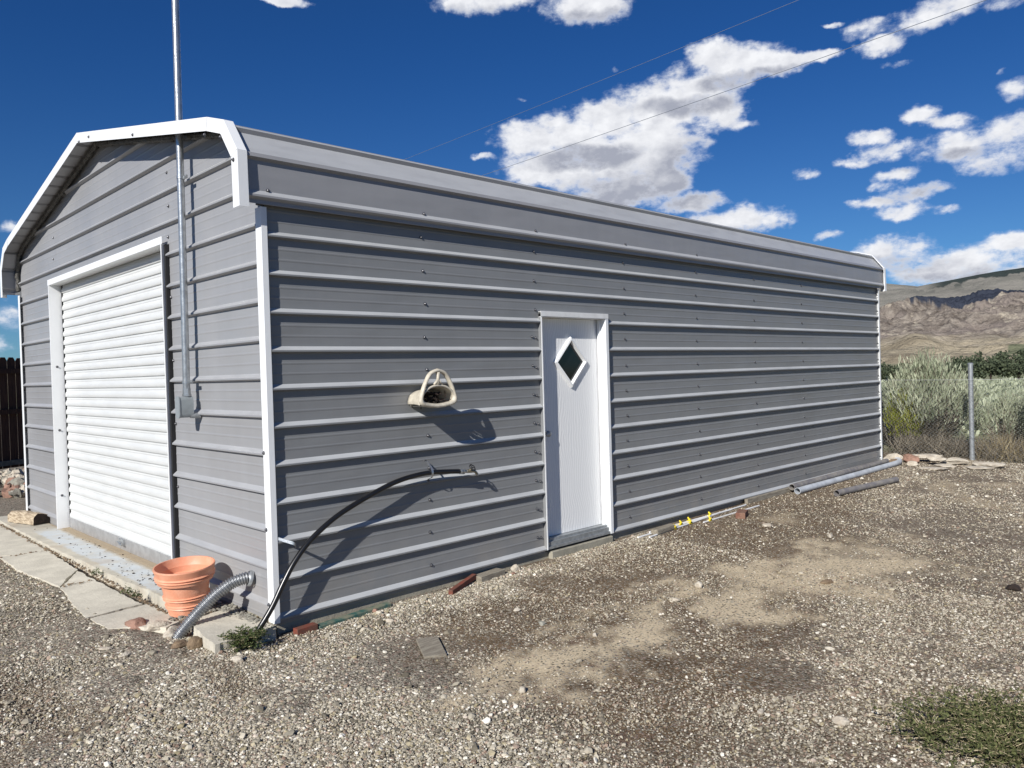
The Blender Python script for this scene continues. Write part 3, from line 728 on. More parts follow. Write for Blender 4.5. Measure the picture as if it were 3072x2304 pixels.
# ------------------------------------------------------------------ apron (setting)
def ragged(poly, amp=.012, step=.025, seed=0):
    out = []
    for i in range(len(poly)):
        a = Vector(poly[i]); b = Vector(poly[(i+1) % len(poly)]); n = max(1, int((b-a).length/step))
        for k in range(n):
            p = a+(b-a)*k/n; q = Vector((p.x*9, p.y*9, seed)); q2 = q*4
            out.append((p.x+amp*mnoise.noise(q)+.6*amp*mnoise.noise(q2), p.y+amp*mnoise.noise(q+Vector((9, 4, 1)))+.6*amp*mnoise.noise(q2+Vector((9, 4, 1)))))
    return out
import bmesh
def slab(name, polys, z0, z1, mats, lab=None, cat=None, structure=True, bev=.008):
    mb = MB()
    for i, p in enumerate(polys):
        mb.cur = 0; mb.prism(ragged(p, .013, .025, i), z0, z1[i] if isinstance(z1, (list, tuple)) else z1)
    o = mb.build(name, mats)
    # fan-free top: triangulate ngons cleanly
    bm = bmesh.new(); bm.from_mesh(o.data); bmesh.ops.triangulate(bm, faces=[f for f in bm.faces if len(f.verts) > 4]); bm.to_mesh(o.data); bm.free()
    if structure: tag(o, kind='structure')
    else: tag(o, lab, cat)
    return o
slab('apron', [[(-.225, .98), (.018, .98), (.018, 5.95), (-.305, 5.95), (-.30, 3.6), (-.27, 1.9)]], -.25, [-.014], MT['conc_pad'])
slab('apron', [[(-.68, 3.72), (-.545, 3.66), (-.40, 3.60), (-.325, 3.65), (-.335, 6.6), (-.66, 6.6)],
               [(-.70, 2.95), (-.615, 2.105), (-.376, 2.578), (-.335, 3.58), (-.55, 3.60), (-.69, 3.66)],
               [(-.61, 2.08), (-.68, 1.55), (-.705, 1.12), (-.36, 1.18), (-.37, 1.95), (-.375, 2.55)],
               [(-.70, 1.08), (-.69, .77), (-.56, .67), (-.44, .52), (-.33, .58), (-.33, 1.13)],
               [(-.325, .60), (.015, .60), (.015, .965), (-.235, .965), (-.32, .93)]], -.25, [-.040, -.036, -.042, -.040, -.034], MT['conc'])
slab('apron', [[(-.335, .365), (-.385, -.045), (-.005, -.028), (.010, .58), (-.15, .56), (-.30, .50)]], -.25, [-.030], MT['conc'])
# grit and clods in the joints
def pebbles_on(name, spots, mat_, lab, cat, n, zf, smin, smax):
    mb = MB(); base = rock_mesh('tmp', 5, mat_, .6, 1); bv = [v.co.copy() for v in base.vertices]; bf = [tuple(p.vertices) for p in base.polygons]
    for i in range(n):
        x, y, sx_, sy_ = random.choice(spots); x += random.gauss(0, sx_); y += random.gauss(0, sy_); s_ = random.uniform(smin, smax)*random.choice((1, 1, 1.6)); rz = Matrix.Rotation(random.uniform(0, 6.3), 3, 'Z')
        mb.add([rz@Vector((v.x*s_*1.2, v.y*s_, v.z*s_))+Vector((x, y, zf(x, y)+s_*.3)) for v in bv], bf)
    bpy.data.meshes.remove(base)
    o = mb.build(name, mat_); return tag(o, lab, cat, kind='stuff')
crk = [(-.33, yy, .012, .12) for yy in np.arange(.7, 5.6, .25)]+[(-.15, .60, .10, .012), (-.10, .72, .08, .03), (.0, .40, .015, .12), (-.5, 2.1, .08, .02), (-.5, 3.6, .07, .02)]
pebbles_on('joint_grit', crk, MT['st_brown'], 'small stones and dirt caught in the cracks of the concrete apron', 'grit', 650, lambda x, y: -.036, .003, .008)
pebbles_on('wall_base_gravel', [(-.03, .30, .02, .16), (-.04, .55, .03, .10), (-.2, .62, .10, .02)], MT['st_grey'], 'pale pebbles gathered on the slab at the base of the front wall', 'gravel', 420, lambda x, y: -.030, .004, .011)
pebbles_on('threshold_debris', [(-.12, 2.0, .08, .5), (-.1, 3.3, .09, .8), (-.08, 1.6, .08, .3)], MT['bark'], 'dark leaf crumbs scattered on the painted concrete before the roll-up door', 'debris', 130, lambda x, y: -.014, .003, .007)

# ------------------------------------------------------------------ mast with conduit body
Mst = empty('conduit_mast', (-.07, 1.05, 1.24), 'tall galvanised conduit mast on the front wall rising past the gable', 'conduit mast')
mb = MB(); mb.tube([(-.062, 1.040, 1.385), (-.062, 1.02, 2.4), (-.062, .990, 4.6)], .0235, 20); pole = mb.build('pole', MT['galv'], Mst, autos=40)
for zc, yc in ((2.812, 1.013), (1.432, 1.040)):
    mb = MB(); mb.tube([(-.062, yc, zc-.011), (-.062, yc, zc+.011)], .0265, 20)
    mb.box((-.050, yc-.062, zc-.011), (-.040, yc-.020, zc+.011)); mb.tube([(-.056, yc-.048, zc), (-.036, yc-.048, zc)], .006, 8); mb.build('clamp', MT['galv'], Mst, autos=40)
mb = MB(); mb.tube([(-.062, 1.040, 1.350), (-.062, 1.040, 1.388)], .0262, 6); mb.tube([(-.062, 1.040, 1.335), (-.062, 1.040, 1.350)], .030, 6); mb.build('coupling', MT['galv'], Mst)
mb = MB()
pl = []
for k in range(16):
    th = 2*math.pi*k/16; c_, s_ = math.cos(th), math.sin(th)
    pl.append((1.040+.033*np.sign(c_)*abs(c_)**.5, 1.262+.072*np.sign(s_)*abs(s_)**.45))
for (xa, xb, k) in ((-.122, -.030, 1.),):
    vs = [(xa, y, z) for y, z in pl]+[(xb, y, z) for y, z in pl]; mb.add(vs, [tuple(range(16)), tuple(range(31, 15, -1))]+[(i, 16+i, 16+(i+1) % 16, (i+1) % 16) for i in range(16)])
box = mb.build('junction_box', MT['castgrey'], Mst, autos=40)
mb = MB(); vs = [(x, 1.040+(y-1.040)*1.12, 1.262+(z-1.262)*1.05) for x in (-.128, -.1225) for y, z in pl]; mb.add(vs, [tuple(range(16)), tuple(range(31, 15, -1))]+[(i, 16+i, 16+(i+1) % 16, (i+1) % 16) for i in range(16)]); mb.build('cover_plate', MT['castgrey'], box)
mb = MB(); mb.tube([(-.045, 1.030, 1.205), (.018, 1.022, 1.20)], .020, 12); mb.build('elbow', MT['galv_dull'], box)

# ------------------------------------------------------------------ terracotta pot
PP = (-.235, .705, -.031)
pot_prof = [(0, .004), (.112, .004), (.120, .0), (.128, .010), (.136, .056), (.146, .060), (.139, .070), (.150, .078), (.141, .086), (.147, .116), (.159, .121), (.150, .130), (.162, .138), (.152, .145), (.166, .232), (.190, .236), (.194, .252), (.204, .262), (.194, .270), (.208, .280), (.198, .290), (.205, .315), (.211, .335), (.209, .343), (.200, .343), (.197, .334), (.188, .29), (.184, .285), (.180, .245), (.152, .232), (.142, .18), (.118, .05), (.0, .045)]
pot_prof = [(r*.875, z*.90) for r, z in pot_prof]
mb = MB(); mb.lathe(pot_prof, (0, 0, 0), 64); pot = mb.build('flower_pot', MT['terra'], autos=28)
pot.location = PP; pot.rotation_euler = (math.radians(2.0), math.radians(-3.5), 0); pot.rotation_euler[0] = math.radians(3)
tag(pot, 'large empty terracotta pot on the slab beside the roll-up door', 'flower pot')

# ------------------------------------------------------------------ flexible corrugated duct
path = spline([(.03, .325, .195), (-.02, .333, .203), (-.10, .350, .185), (-.20, .375, .125), (-.30, .400, .035), (-.38, .418, -.050), (-.435, .430, -.115)], 26)
L_ = [0]
for a, b in zip(path[:-1], path[1:]): L_.append(L_[-1]+(b-a).length)
fine = []; rad = []
ncor = 38*8; tot = L_[-1]; j = 0
for i in range(ncor+1):
    s_ = tot*i/ncor
    while j < len(L_)-2 and L_[j+1] < s_: j += 1
    f_ = (s_-L_[j])/(L_[j+1]-L_[j]); fine.append(path[j].lerp(path[j+1], f_)); ph = (i % 8)/8; rad.append(.0345+.0042*math.cos(2*math.pi*ph))
mb = MB(); mb.tube(fine, rad, 24, caps=False)
duct = mb.build('flexible_duct', simple('duct_aluminium', (.36, .37, .38), .42, .75, .25, 30), smooth=True, loc=(-.43, .43, -.1)); tag(duct, 'corrugated metal drain duct running from the front wall down into the gravel', 'duct')
mb = MB(); mb.tube([(.016, .325, .195), (.004, .328, .199), (-.004, .330, .201)], [.050, .050, .044], 24, caps=False); ring = mb.build('collar', MT['galv_dull'], duct, smooth=True)

# ------------------------------------------------------------------ black pipe with tap
hp = spline([(-.20, .02, -.145), (-.135, -.035, -.03), (-.045, -.055, .10), (.035, -.058, .235), (.110, -.060, .345), (.215, -.062, .452), (.370, -.062, .553), (.535, -.060, .625), (.765, -.055, .703), (.90, -.048, .735), (1.04, -.042, .752), (1.166, -.040, .757), (1.31, -.042, .748), (1.43, -.046, .737)], 8)
mb = MB(); mb.tube(hp, .0168, 16); hose = mb.build('water_pipe', MT['black_pipe'], smooth=True, loc=(-.2, .0, -.12))
tag(hose, 'black plastic water pipe curving up the long wall to a tap', 'pipe')
mb = MB(); mb.tube([(1.425, -.046, .737), (1.445, -.047, .735)], .020, 14); mb.tube([(1.450, -.047, .7345), (1.462, -.047, .7335)], .0205, 14); mb.tube([(1.44, -.047, .735), (1.50, -.048, .730)], .012, 12); mb.build('coupler', MT['galv'], hose, autos=40)
mb = MB(); mb.tube([(1.49, -.048, .731), (1.535, -.050, .728)], .013, 12); mb.tube([(1.512, -.05, .732), (1.515, -.072, .752)], .008, 10); mb.tube(spline([(1.53, -.050, .728), (1.56, -.055, .722), (1.578, -.06, .700)], 5), .0105, 12); tap = mb.build('tap', MT['brass'], hose, autos=40)
mb = MB(); cW = Vector((1.517, -.078, .758)); nW = Vector((.1, -.75, .66)).normalized(); aW = nW.orthogonal().normalized(); bW = nW.cross(aW)
ringp = [cW+(aW*math.cos(k*math.pi/8)+bW*math.sin(k*math.pi/8))*.024*(1+.12*math.cos(k*math.pi/8*5)) for k in range(16)]
mb.tube(ringp, .0042, 8, closed=True)
for k in range(3): mb.tube([cW, cW+(aW*math.cos(k*2.1)+bW*math.sin(k*2.1))*.022], .0032, 6)
mb.build('handwheel', MT['black_iron'], tap, smooth=True)
def strap(pts, wv, name='strap'):
    mb = MB(); q = [Vector(p) for p in pts]; wv = Vector(wv)
    vs = []
    for p in q: vs += [p-wv, p+wv]
    mb.add(vs, [(2*i, 2*i+1, 2*i+3, 2*i+2) for i in range(len(q)-1)])
    o = mb.build(name, MT['galv'], hose); s_ = o.modifiers.new('t', 'SOLIDIFY'); s_.thickness = .0015; s_.offset = 0; return o
strap(spline([(1.155, .012, .842), (1.162, -.005, .83), (1.168, -.045, .795), (1.17, -.0605, .757), (1.168, -.05, .725), (1.172, -.008, .708), (1.174, -.001, .690)], 4), (.0085, 0, 0))
strap(spline([(.028, .016, .490), (.055, -.03, .475), (.088, -.075, .460), (.105, -.080, .448), (.125, -.05, .432), (.155, .010, .415)], 4), (.002, 0, .0085))
for q in ((1.157, .010, .838), (1.174, .003, .697)): mb = MB(); mb.tube([q, (q[0], q[1]-.012, q[2])], .007, 8); mb.build('strap_screw', MT['screw'], hose)

# ------------------------------------------------------------------ beige hose hanger
HG = empty('hose_hanger', (1.11, .02, 1.25), 'beige plastic hose hanger with a triangular ring front fixed to the long wall', 'hose hanger')
cx_, cz_ = 1.156, 1.335
def tri(s_=1., n=40, y=-.168, ox=0, oz=0):
    pts = []
    base = [(0, .140), (.074, .112), (.128, .028), (.156, -.045), (.160, -.085), (.126, -.112), (.0, -.128), (-.126, -.112), (-.160, -.085), (-.156, -.045), (-.128, .028), (-.074, .112), (0, .140)]
    for q in spline([(a, 0, b) for a, b in base], 5)[:-1]: pts.append(Vector((cx_+q.x*s_+ox, y, cz_+q.z*s_+oz)))
    return pts
outr = tri(1.); innr = tri(.80, oz=.004); n = len(outr)
mb = MB(); vs = []
for layer, dy in ((outr, .012), (tri(.985), -.006), (tri(.91), -.014), (tri(.84), -.008), (innr, .006), (tri(.80, oz=.004), .020), (tri(.97), .020)):
    vs += [p+Vector((0, dy, 0)) for p in layer]
mb.add(vs, [(r*n+k, r*n+(k+1) % n, ((r+1) % 7)*n+(k+1) % n, ((r+1) % 7)*n+k) for r in range(7) for k in range(n)])
mb.build('front_ring', MT['beige'], HG, smooth=True)
mb = MB(); y = -.166
arch = [(-.148, -.06), (-.120, -.020), (-.07, .012), (0, .024), (.07, .012), (.120, -.020), (.148, -.06)]
ap = spline([(cx_+a, y, cz_+b) for a, b in arch], 5); mb.tube(ap, .0085, 8)
mb.tube([(cx_, y, cz_+.115), (cx_, y, cz_+.075), (cx_, y, cz_+.034)], [.017, .011, .014], 10)
mb.tube([(cx_, y, cz_+.06), (cx_-.035, y, cz_+.032)], [.012, .008], 8); mb.tube([(cx_, y, cz_+.06), (cx_+.035, y, cz_+.032)], [.012, .008], 8)
mb.build('spoke', MT['beige'], HG, smooth=True)
# saddle: arched shell between ring and wall
mb = MB(); vs = []; rows = 8
apo = [(-.150, -.105), (-.150, -.075), (-.128, -.030), (-.075, .002), (0, .014), (.075, .002), (.128, -.030), (.150, -.075), (.150, -.105)]
apx = spline([(a, 0, b) for a, b in apo], 4); n = len(apx)
for r in range(rows+1):
    yy = -.155+.175*r/rows; k = 1-.22*math.sin(math.pi*.5*r/rows)
    for q in apx: vs.append((cx_+q.x*k+.0*r, yy, cz_-.03+(q.z+.03)*k-.012*r/rows))
mb.add(vs, [(r*n+i, (r+1)*n+i, (r+1)*n+i+1, r*n+i+1) for r in range(rows) for i in range(n-1)])
sd = mb.build('saddle', MT['beige'], HG, smooth=True); s_ = sd.modifiers.new('t', 'SOLIDIFY'); s_.thickness = .004
mb = MB(); mb.box((cx_-.105, .004, cz_-.115), (cx_+.105, .022, cz_-.035)); mb.build('back_plate', MT['beige'], HG, bevel=.006)
mb = MB()
for i in range(80):
    p = Vector((cx_+random.uniform(-.085, .085), random.uniform(-.145, -.02), cz_-.10+random.uniform(0, .075))); d = Vector((random.uniform(-1, 1), random.uniform(-.8, .8), random.uniform(-.3, .4))).normalized()*random.uniform(.02, .05)
    mb.tube([p-d, p+d*.3+Vector((0, 0, .006)), p+d], random.uniform(.002, .006), 5)
mb.build('debris', [MT['bark']], HG)  # junk, with extra dark sticks put in to stand for shade inside
mb = MB(); mb.box((cx_-.095, -.15, cz_-.118), (cx_-.050, .0, cz_-.110)); mb.box((cx_-.02, -.155, cz_-.120), (cx_+.03, .0, cz_-.112)); mb.box((cx_+.055, -.15, cz_-.118), (cx_+.10, .0, cz_-.110)); mb.build('bottom_slat', MT['beige'], HG, bevel=.003)

# ------------------------------------------------------------------ timber, bricks, rods, pipes along the wall
def plank(name, a, b, wd, th, mat_, lab, cat, group=None, z=None, tilt=0, bev=.003):
    a = Vector(a); b = Vector(b); d = (b-a); L = d.length; d.normalize(); side = Vector((-d.y, d.x, 0)).normalized(); up = side.cross(d)*-1 if side.cross(d).z < 0 else side.cross(d)
    if tilt: R_ = Matrix.Rotation(tilt, 3, d); side = R_@side; up = R_@up
    c = (a+b)/2; mb = MB(); N = 8; vs = []; fs = []
    for i in range(N+1):
        p = a+(b-a)*i/N; j = .002*mnoise.noise(p*9)
        for (u_, v_) in ((-1, 0), (1, 0), (1, 1), (-1, 1)): vs.append(p+side*(wd/2+j)*u_+up*th*v_)
    for i in range(N):
        for k in range(4): fs.append((i*4+k, i*4+(k+1) % 4, (i+1)*4+(k+1) % 4, (i+1)*4+k))
    fs += [(3, 2, 1, 0), tuple(N*4+k for k in range(4))]
    mb.add(vs, fs); o = mb.build(name, mat_, bevel=bev, loc=tuple(c)); return tag(o, lab, cat, group)
plank('board', (.100, -.055, -.100), (.24, -.048, -.098), .05, .040, MT['wood_red'], 'short reddish timber offcut at the foot of the wall by the near corner', 'board')
plank('board', (.25, -.050, -.105), (.80, -.022, -.093), .055, .028, MT['wood_green'], 'green painted plank lying along the foundation near the corner', 'board')
plank('board', (1.235, -.135, -.092), (1.56, -.018, -.062), .035, .035, MT['wood_red'], 'thin red-ended stick leaning against the grey timber block', 'board')
plank('timber_block', (1.56, -.045, -.092), (1.82, -.020, -.090), .085, .050, MT['wood_grey'], 'short grey timber block against the foundation', 'timber')
plank('board', (.440, -.965, -.112), (.575, -.715, -.104), .125, .020, MT['wood_grey'], 'flat weathered board lying alone on the gravel', 'board', bev=.002)
plank('board', (5.45, -.02, -.060), (9.45, -.01, -.040), .035, .055, MT['wood_grey'], 'long grey board lying along the far end of the foundation', 'board')
plank('brick', (4.73, -.36, -.071), (4.93, -.28, -.070), .095, .060, MT['brick'], 'worn red brick lying on the gravel near the long wall', 'brick', bev=.005)
plank('plank_at_door', (0, 0, 0), (1, 0, 0), .1, .1, MT['wood_grey'], 'x', 'x') if False else None
# firewood
def log():
    mb = MB(); N = 14; vs = []
    a = Vector((-.19, 5.46, .065)); b = Vector((-.06, 4.97, .068)); d = (b-a).normalized(); side = Vector((-d.y, d.x, 0)).normalized()
    shape = [(-.10, -.085), (.0, -.090), (.095, -.085), (.10, -.04), (.085, .015), (.02, .045), (-.05, .042), (-.095, .0)]
    n = 8
    for i in range(N+1):
        p = a.lerp(b, i/N)
        for k, (u_, v_) in enumerate(shape):
            j = .010*mnoise.noise(Vector((k*3.1, i*.35, 7))); vs.append(p+side*(u_*.85+j)+Vector((0, 0, v_*.85+j)))
    fs = [(i*n+k, i*n+(k+1) % n, (i+1)*n+(k+1) % n, (i+1)*n+k) for i in range(N) for k in range(n)]
    mb.add(vs, fs); mb.cur = 1; mb.add([], []) ; mb.f += [tuple(range(n))[::-1], tuple(N*n+k for k in range(n))]; mb.m += [0, 1]
    o = mb.build('firewood_log', [MT['firewood'], MT['bark']], loc=(-.1, 5.2, -.012)); return tag(o, 'split firewood log lying on the apron left of the roll-up door', 'log')
log()
# driftwood and rods by the walk-in door
plank('driftwood', (3.62, -.13, -.075), (3.93, -.11, -.070), .075, .050, MT['wood_grey'], 'flat piece of driftwood on the ends of the white rods', 'driftwood', bev=.012)
rods = [((3.42, -.10, -.066), (5.38, -.055, -.052)), ((3.50, -.165, -.068), (4.95, -.060, -.056)), ((3.66, -.050, -.064), (5.05, -.070, -.055)), ((4.35, -.185, -.065), (5.45, -.17, -.058))]
rl = ['white fence rod nearest the wall-side end, longest of the bundle by the walk-in door', 'white fence rod crossing under the driftwood with two yellow insulators', 'short white fence rod tight against the foundation', 'white fence rod lowest in the bundle, farthest out on the gravel']
for i, (a, b) in enumerate(rods):
    mb = MB(); mb.tube([a, b], .0085, 8); o = mb.build('fence_rod', MT['white_rod'], loc=a); tag(o, rl[i], 'fence rod', 'white fence rods by the walk-in door')
    for f_ in ((.35, .62), (.3, .5), (.45,), (.1,))[i]:
        p = Vector(a).lerp(Vector(b), f_); mb = MB(); mb.tube([p-Vector((.026, 0, 0)), p+Vector((.026, 0, .0))], .012, 10); mb.tube([p+Vector((-.01, 0, .0)), p+Vector((-.01, -.02, .030))], .009, 8); mb.tube([p+Vector((.012, 0, .01)), p+Vector((.02, .02, .034))], .008, 8); mb.build('insulator', MT['yellow'], o, autos=50)
def pipe(a, b, r, mat_, lab, elbow=None):
    pts = [a, b] if not elbow else spline([a, ((a[0]+b[0])/2, (a[1]+b[1])/2, (a[2]+b[2])/2-.004), b], 6)+spline([b]+elbow, 5)[1:]
    mb = MB(); mb.tube(pts, r, 18, caps=False); mb.tube(pts[::-1] if False else pts, r*.86, 18, caps=False)
    # annular end
    n = 18; s0 = 0
    fs = [(k, (k+1) % n, len(pts)*n+(k+1) % n, len(pts)*n+k) for k in range(n)]; mb.f += fs; mb.m += [0]*n
    o = mb.build('pipe', mat_, autos=40, loc=a); return tag(o, lab, 'pipe')
pipe((6.40, -.070, .012), (9.25, -.070, .030), .036, MT['pvc_dark'], 'dull grey pipe lying closest to the foundation at the far end')
pipe((6.36, -.155, -.020), (9.42, -.165, -.005), .038, MT['pvc'], 'pale blue-grey pipe with an upturned elbow beside the far corner', elbow=[(9.52, -.14, .012), (9.58, -.08, .022)])
pipe((6.50, -.545, -.028), (7.85, -.700, -.020), .036, MT['pvc_dark'], 'loose dark grey pipe lying apart on the gravel')
# ------------------------------------------------------------------ single rocks
rk_specs = [
 (-.455, .600, .075, .045, 'st_white', 'white angular rock beside the lower end of the metal duct, left of its pair'), (-.425, .475, .075, .04, 'st_white', 'white flat rock touching the metal duct where it enters the gravel'),
 (-.400, .190, .050, .045, 'st_brown', 'rounded brown rock in front of the duct end'), (-.455, .255, .06, .028, 'st_brown', 'low tan rock left of the rounded brown rock'),
 (-.545, .725, .085, .035, 'st_pink', 'long reddish rock at the edge of the concrete apron'),
 (-.335, -.225, .036, .022, 'st_white', 'pale lump of stone on the gravel below the green weed'),
 (1.96, -.04, .045, .035, 'st_white', 'white stone on the gravel just right of the timber block'), (1.87, -.10, .022, .015, 'st_pink', 'small pink stone next to the timber block'),
 (.46, -1.613, .024, .021, 'st_white', 'egg shaped cream stone in the middle of the yard'), (1.285, -1.384, .022, .016, 'st_white', 'pale pebble on the left end of the sand patch'),
 (2.53, -1.285, .042, .028, 'st_white', 'off white stone among brown gravel above the sand patch'), (4.59, -.713, .055, .022, 'st_white', 'flat cream stone lying in front of the red brick'),
 (4.57, -1.318, .040, .022, 'st_white', 'small pale stone right of the sand patch'), (1.30, -.72, .028, .014, 'st_white', 'flat white stone between the board and the long wall'),
 (2.15, -1.35, .035, .016, 'st_white', 'long white stone beside the off white one above the sand'), (1.22, -1.02, .030, .016, 'st_grey', 'grey flat stone in the brown gravel left of the sand'),
 (.62, -.28, .030, .014, 'st_white', 'flat white stone in front of the green plank'), (.66, -.06, .022, .018, 'st_pink', 'pinkish stone at the right end of the green plank'),
 (3.2, -1.9, .05, .018, 'st_brown', 'tan stone half sunk in the sand patch'), (2.0, -2.45, .026, .012, 'st_white', 'white splinter of stone in the right foreground gravel'),
 (1.2, -2.85, .038, .020, 'st_white', 'chalky white stone beside the weed in the right foreground'), (1.05, -2.55, .026, .015, 'st_white', 'small white stone in the lower middle gravel'),
 (-.73, .33, .045, .012, 'st_white', 'flat pale flake of stone on the gravel left of the apron corner'), (-.80, .48, .05, .010, 'st_white', 'thin pale flake of stone farther left of the apron corner'),
 (3.87, -2.88, .05, .028, 'bark', 'dark stone added in place of a shadow at the right edge of the yard')]  # last entry is a dark stone added to stand for a shadow blob
for i, (x, y, r_, h_, mk, lab) in enumerate(rk_specs):
    me = rock_mesh('rock', 50+i, MT[mk], 1, 3, .3); o = link('rock', me)
    o.scale = (r_, r_*random.uniform(.55, .8), h_); o.rotation_euler = (0, 0, random.uniform(0, 3.1)); o.location = (x, y, float(zg(x, y))+h_*.45); tag(o, lab, 'rock', 'single rocks on the gravel')
# slabs of rock below the chain-link fence
fr = [(9.60, -.03, .13, .085, 'st_white', 'rough pale boulder nearest the garage corner below the chain-link fence'), (9.75, -.22, .12, .075, 'st_pink', 'reddish rock beside the pale boulder at the garage corner'),
 (9.98, -.34, .22, .035, 'st_white', 'long flat white slab raised on other rocks left of the fence post'), (9.70, -.56, .16, .045, 'st_white', 'thin pink-white rock under the raised slab'), (9.95, -.72, .20, .060, 'st_white', 'broad white slab sloping down towards the fence post'),
 (9.55, -.70, .16, .030, 'st_white', 'low white slab in front of the broad sloping slab'), (9.25, -.66, .20, .020, 'st_white', 'flattest cream slab nearest the yard'), (9.95, -1.16, .22, .050, 'st_white', 'domed white slab just right of the fence post'),
 (9.65, -1.10, .20, .025, 'st_white', 'thin white slab beneath the domed slab'), (9.5, -.10, .09, .05, 'st_brown', 'small brown rock in front of the pale boulder'), (9.45, -.34, .08, .04, 'st_white', 'small pale rock in front of the reddish rock')]
for i, (x, y, r_, h_, mk, lab) in enumerate(fr):
    me = rock_mesh('flat_rock', 90+i, MT[mk], 1, 3, .35); o = link('flat_rock', me); o.scale = (r_*.62, r_, h_); o.rotation_euler = (random.uniform(-.08, .08), 0, random.uniform(-.2, .3)); o.location = (x, y, float(zg(x, y))+h_*.75+(.06 if 'raised' in lab else 0)); tag(o, lab, 'rock', 'rocks along the foot of the chain-link fence')
# rubble heap in the far left behind the apron
rub = MB(); base = [rock_mesh('t', 120+k, MT['st_white'], .55, 2, .35) for k in range(4)]
for i in range(150):
    b_ = random.choice(base); s_ = random.uniform(.05, .13); x = random.uniform(-.5, 1.1); y = random.uniform(7.9, 11.0); rz = Matrix.Rotation(random.uniform(0, 6.3), 3, 'Z')@Matrix.Rotation(random.uniform(-.5, .5), 3, 'X')
    rub.cur = random.choice((0, 0, 1, 2)); rub.add([rz@(v.co*s_*1.2)+Vector((x, y, float(zg(x, y))+.02+.03*(y-7.9)/3+random.uniform(0, .09))) for v in b_.vertices], [tuple(p.vertices) for p in b_.polygons])
tag(rub.build('rock_rubble', [MT['st_white'], MT['st_grey'], MT['st_pink']]), 'heap of broken pale rubble before the dark wooden fence', 'rubble', kind='stuff')

# ------------------------------------------------------------------ plants
def leaf_mat(name, c, c2, trans=.25):
    m, t, b = new_mat(name)
    at = t.new('ShaderNodeAttribute'); at.attribute_name = 'tone'
    col = t.mix(at.outputs['Fac'], c, c2); t.put(b.inputs['Base Color'], col); b.inputs['Roughness'].default_value = .7; b.inputs['Specular IOR Level'].default_value = .25
    tr = t.new('ShaderNodeBsdfTranslucent'); t.put(tr.inputs[0], col); mx = t.new('ShaderNodeMixShader'); mx.inputs[0].default_value = trans
    t.l.new(b.outputs[0], mx.inputs[1]); t.l.new(tr.outputs[0], mx.inputs[2]); t.l.new(mx.outputs[0], t.n['Material Output'].inputs[0]); return m
LM = {'sage': leaf_mat('sage_leaves', (.17, .205, .12), (.60, .63, .45)), 'sage_twig': leaf_mat('sage_twigs', (.075, .062, .045), (.26, .225, .17), 0),
      'yel': leaf_mat('rabbitbrush_leaves', (.12, .16, .02), (.36, .36, .04)), 'tree': leaf_mat('tree_leaves', (.050, .066, .040), (.130, .155, .088)),
      'weed': leaf_mat('weed_leaves', (.035, .055, .02), (.13, .16, .055)), 'dry': leaf_mat('dry_grass', (.22, .17, .09), (.42, .35, .21)), 'olive': leaf_mat('olive_weed', (.040, .050, .018), (.165, .180, .070))}
def blades(P, D, Wd, tone, name, mat_):
    """flat leaf quads: base P, vector D, width Wd"""
    P = np.asarray(P); D = np.asarray(D); n = len(P); rnd = RNG.normal(size=(n, 3)); S_ = np.cross(D, rnd); S_ /= np.linalg.norm(S_, axis=1, keepdims=True)+1e-9; S_ *= np.asarray(Wd)[:, None]
    V = np.stack([P-S_*.35, P+S_*.35, P+D*.6+S_*.5, P+D, P+D*.6-S_*.5], 1).reshape(-1, 3); Fc = np.arange(n*5).reshape(n, 5)
    me = npmesh(name, V, Fc, mat_); at = me.attributes.new('tone', 'FLOAT', 'POINT'); at.data.foreach_set('value', np.repeat(np.asarray(tone, np.float32), 5)); return me
def sub(name, me, parent, loc):
    o = link(name, me); o.parent = parent; o.location = (0, 0, 0); return o
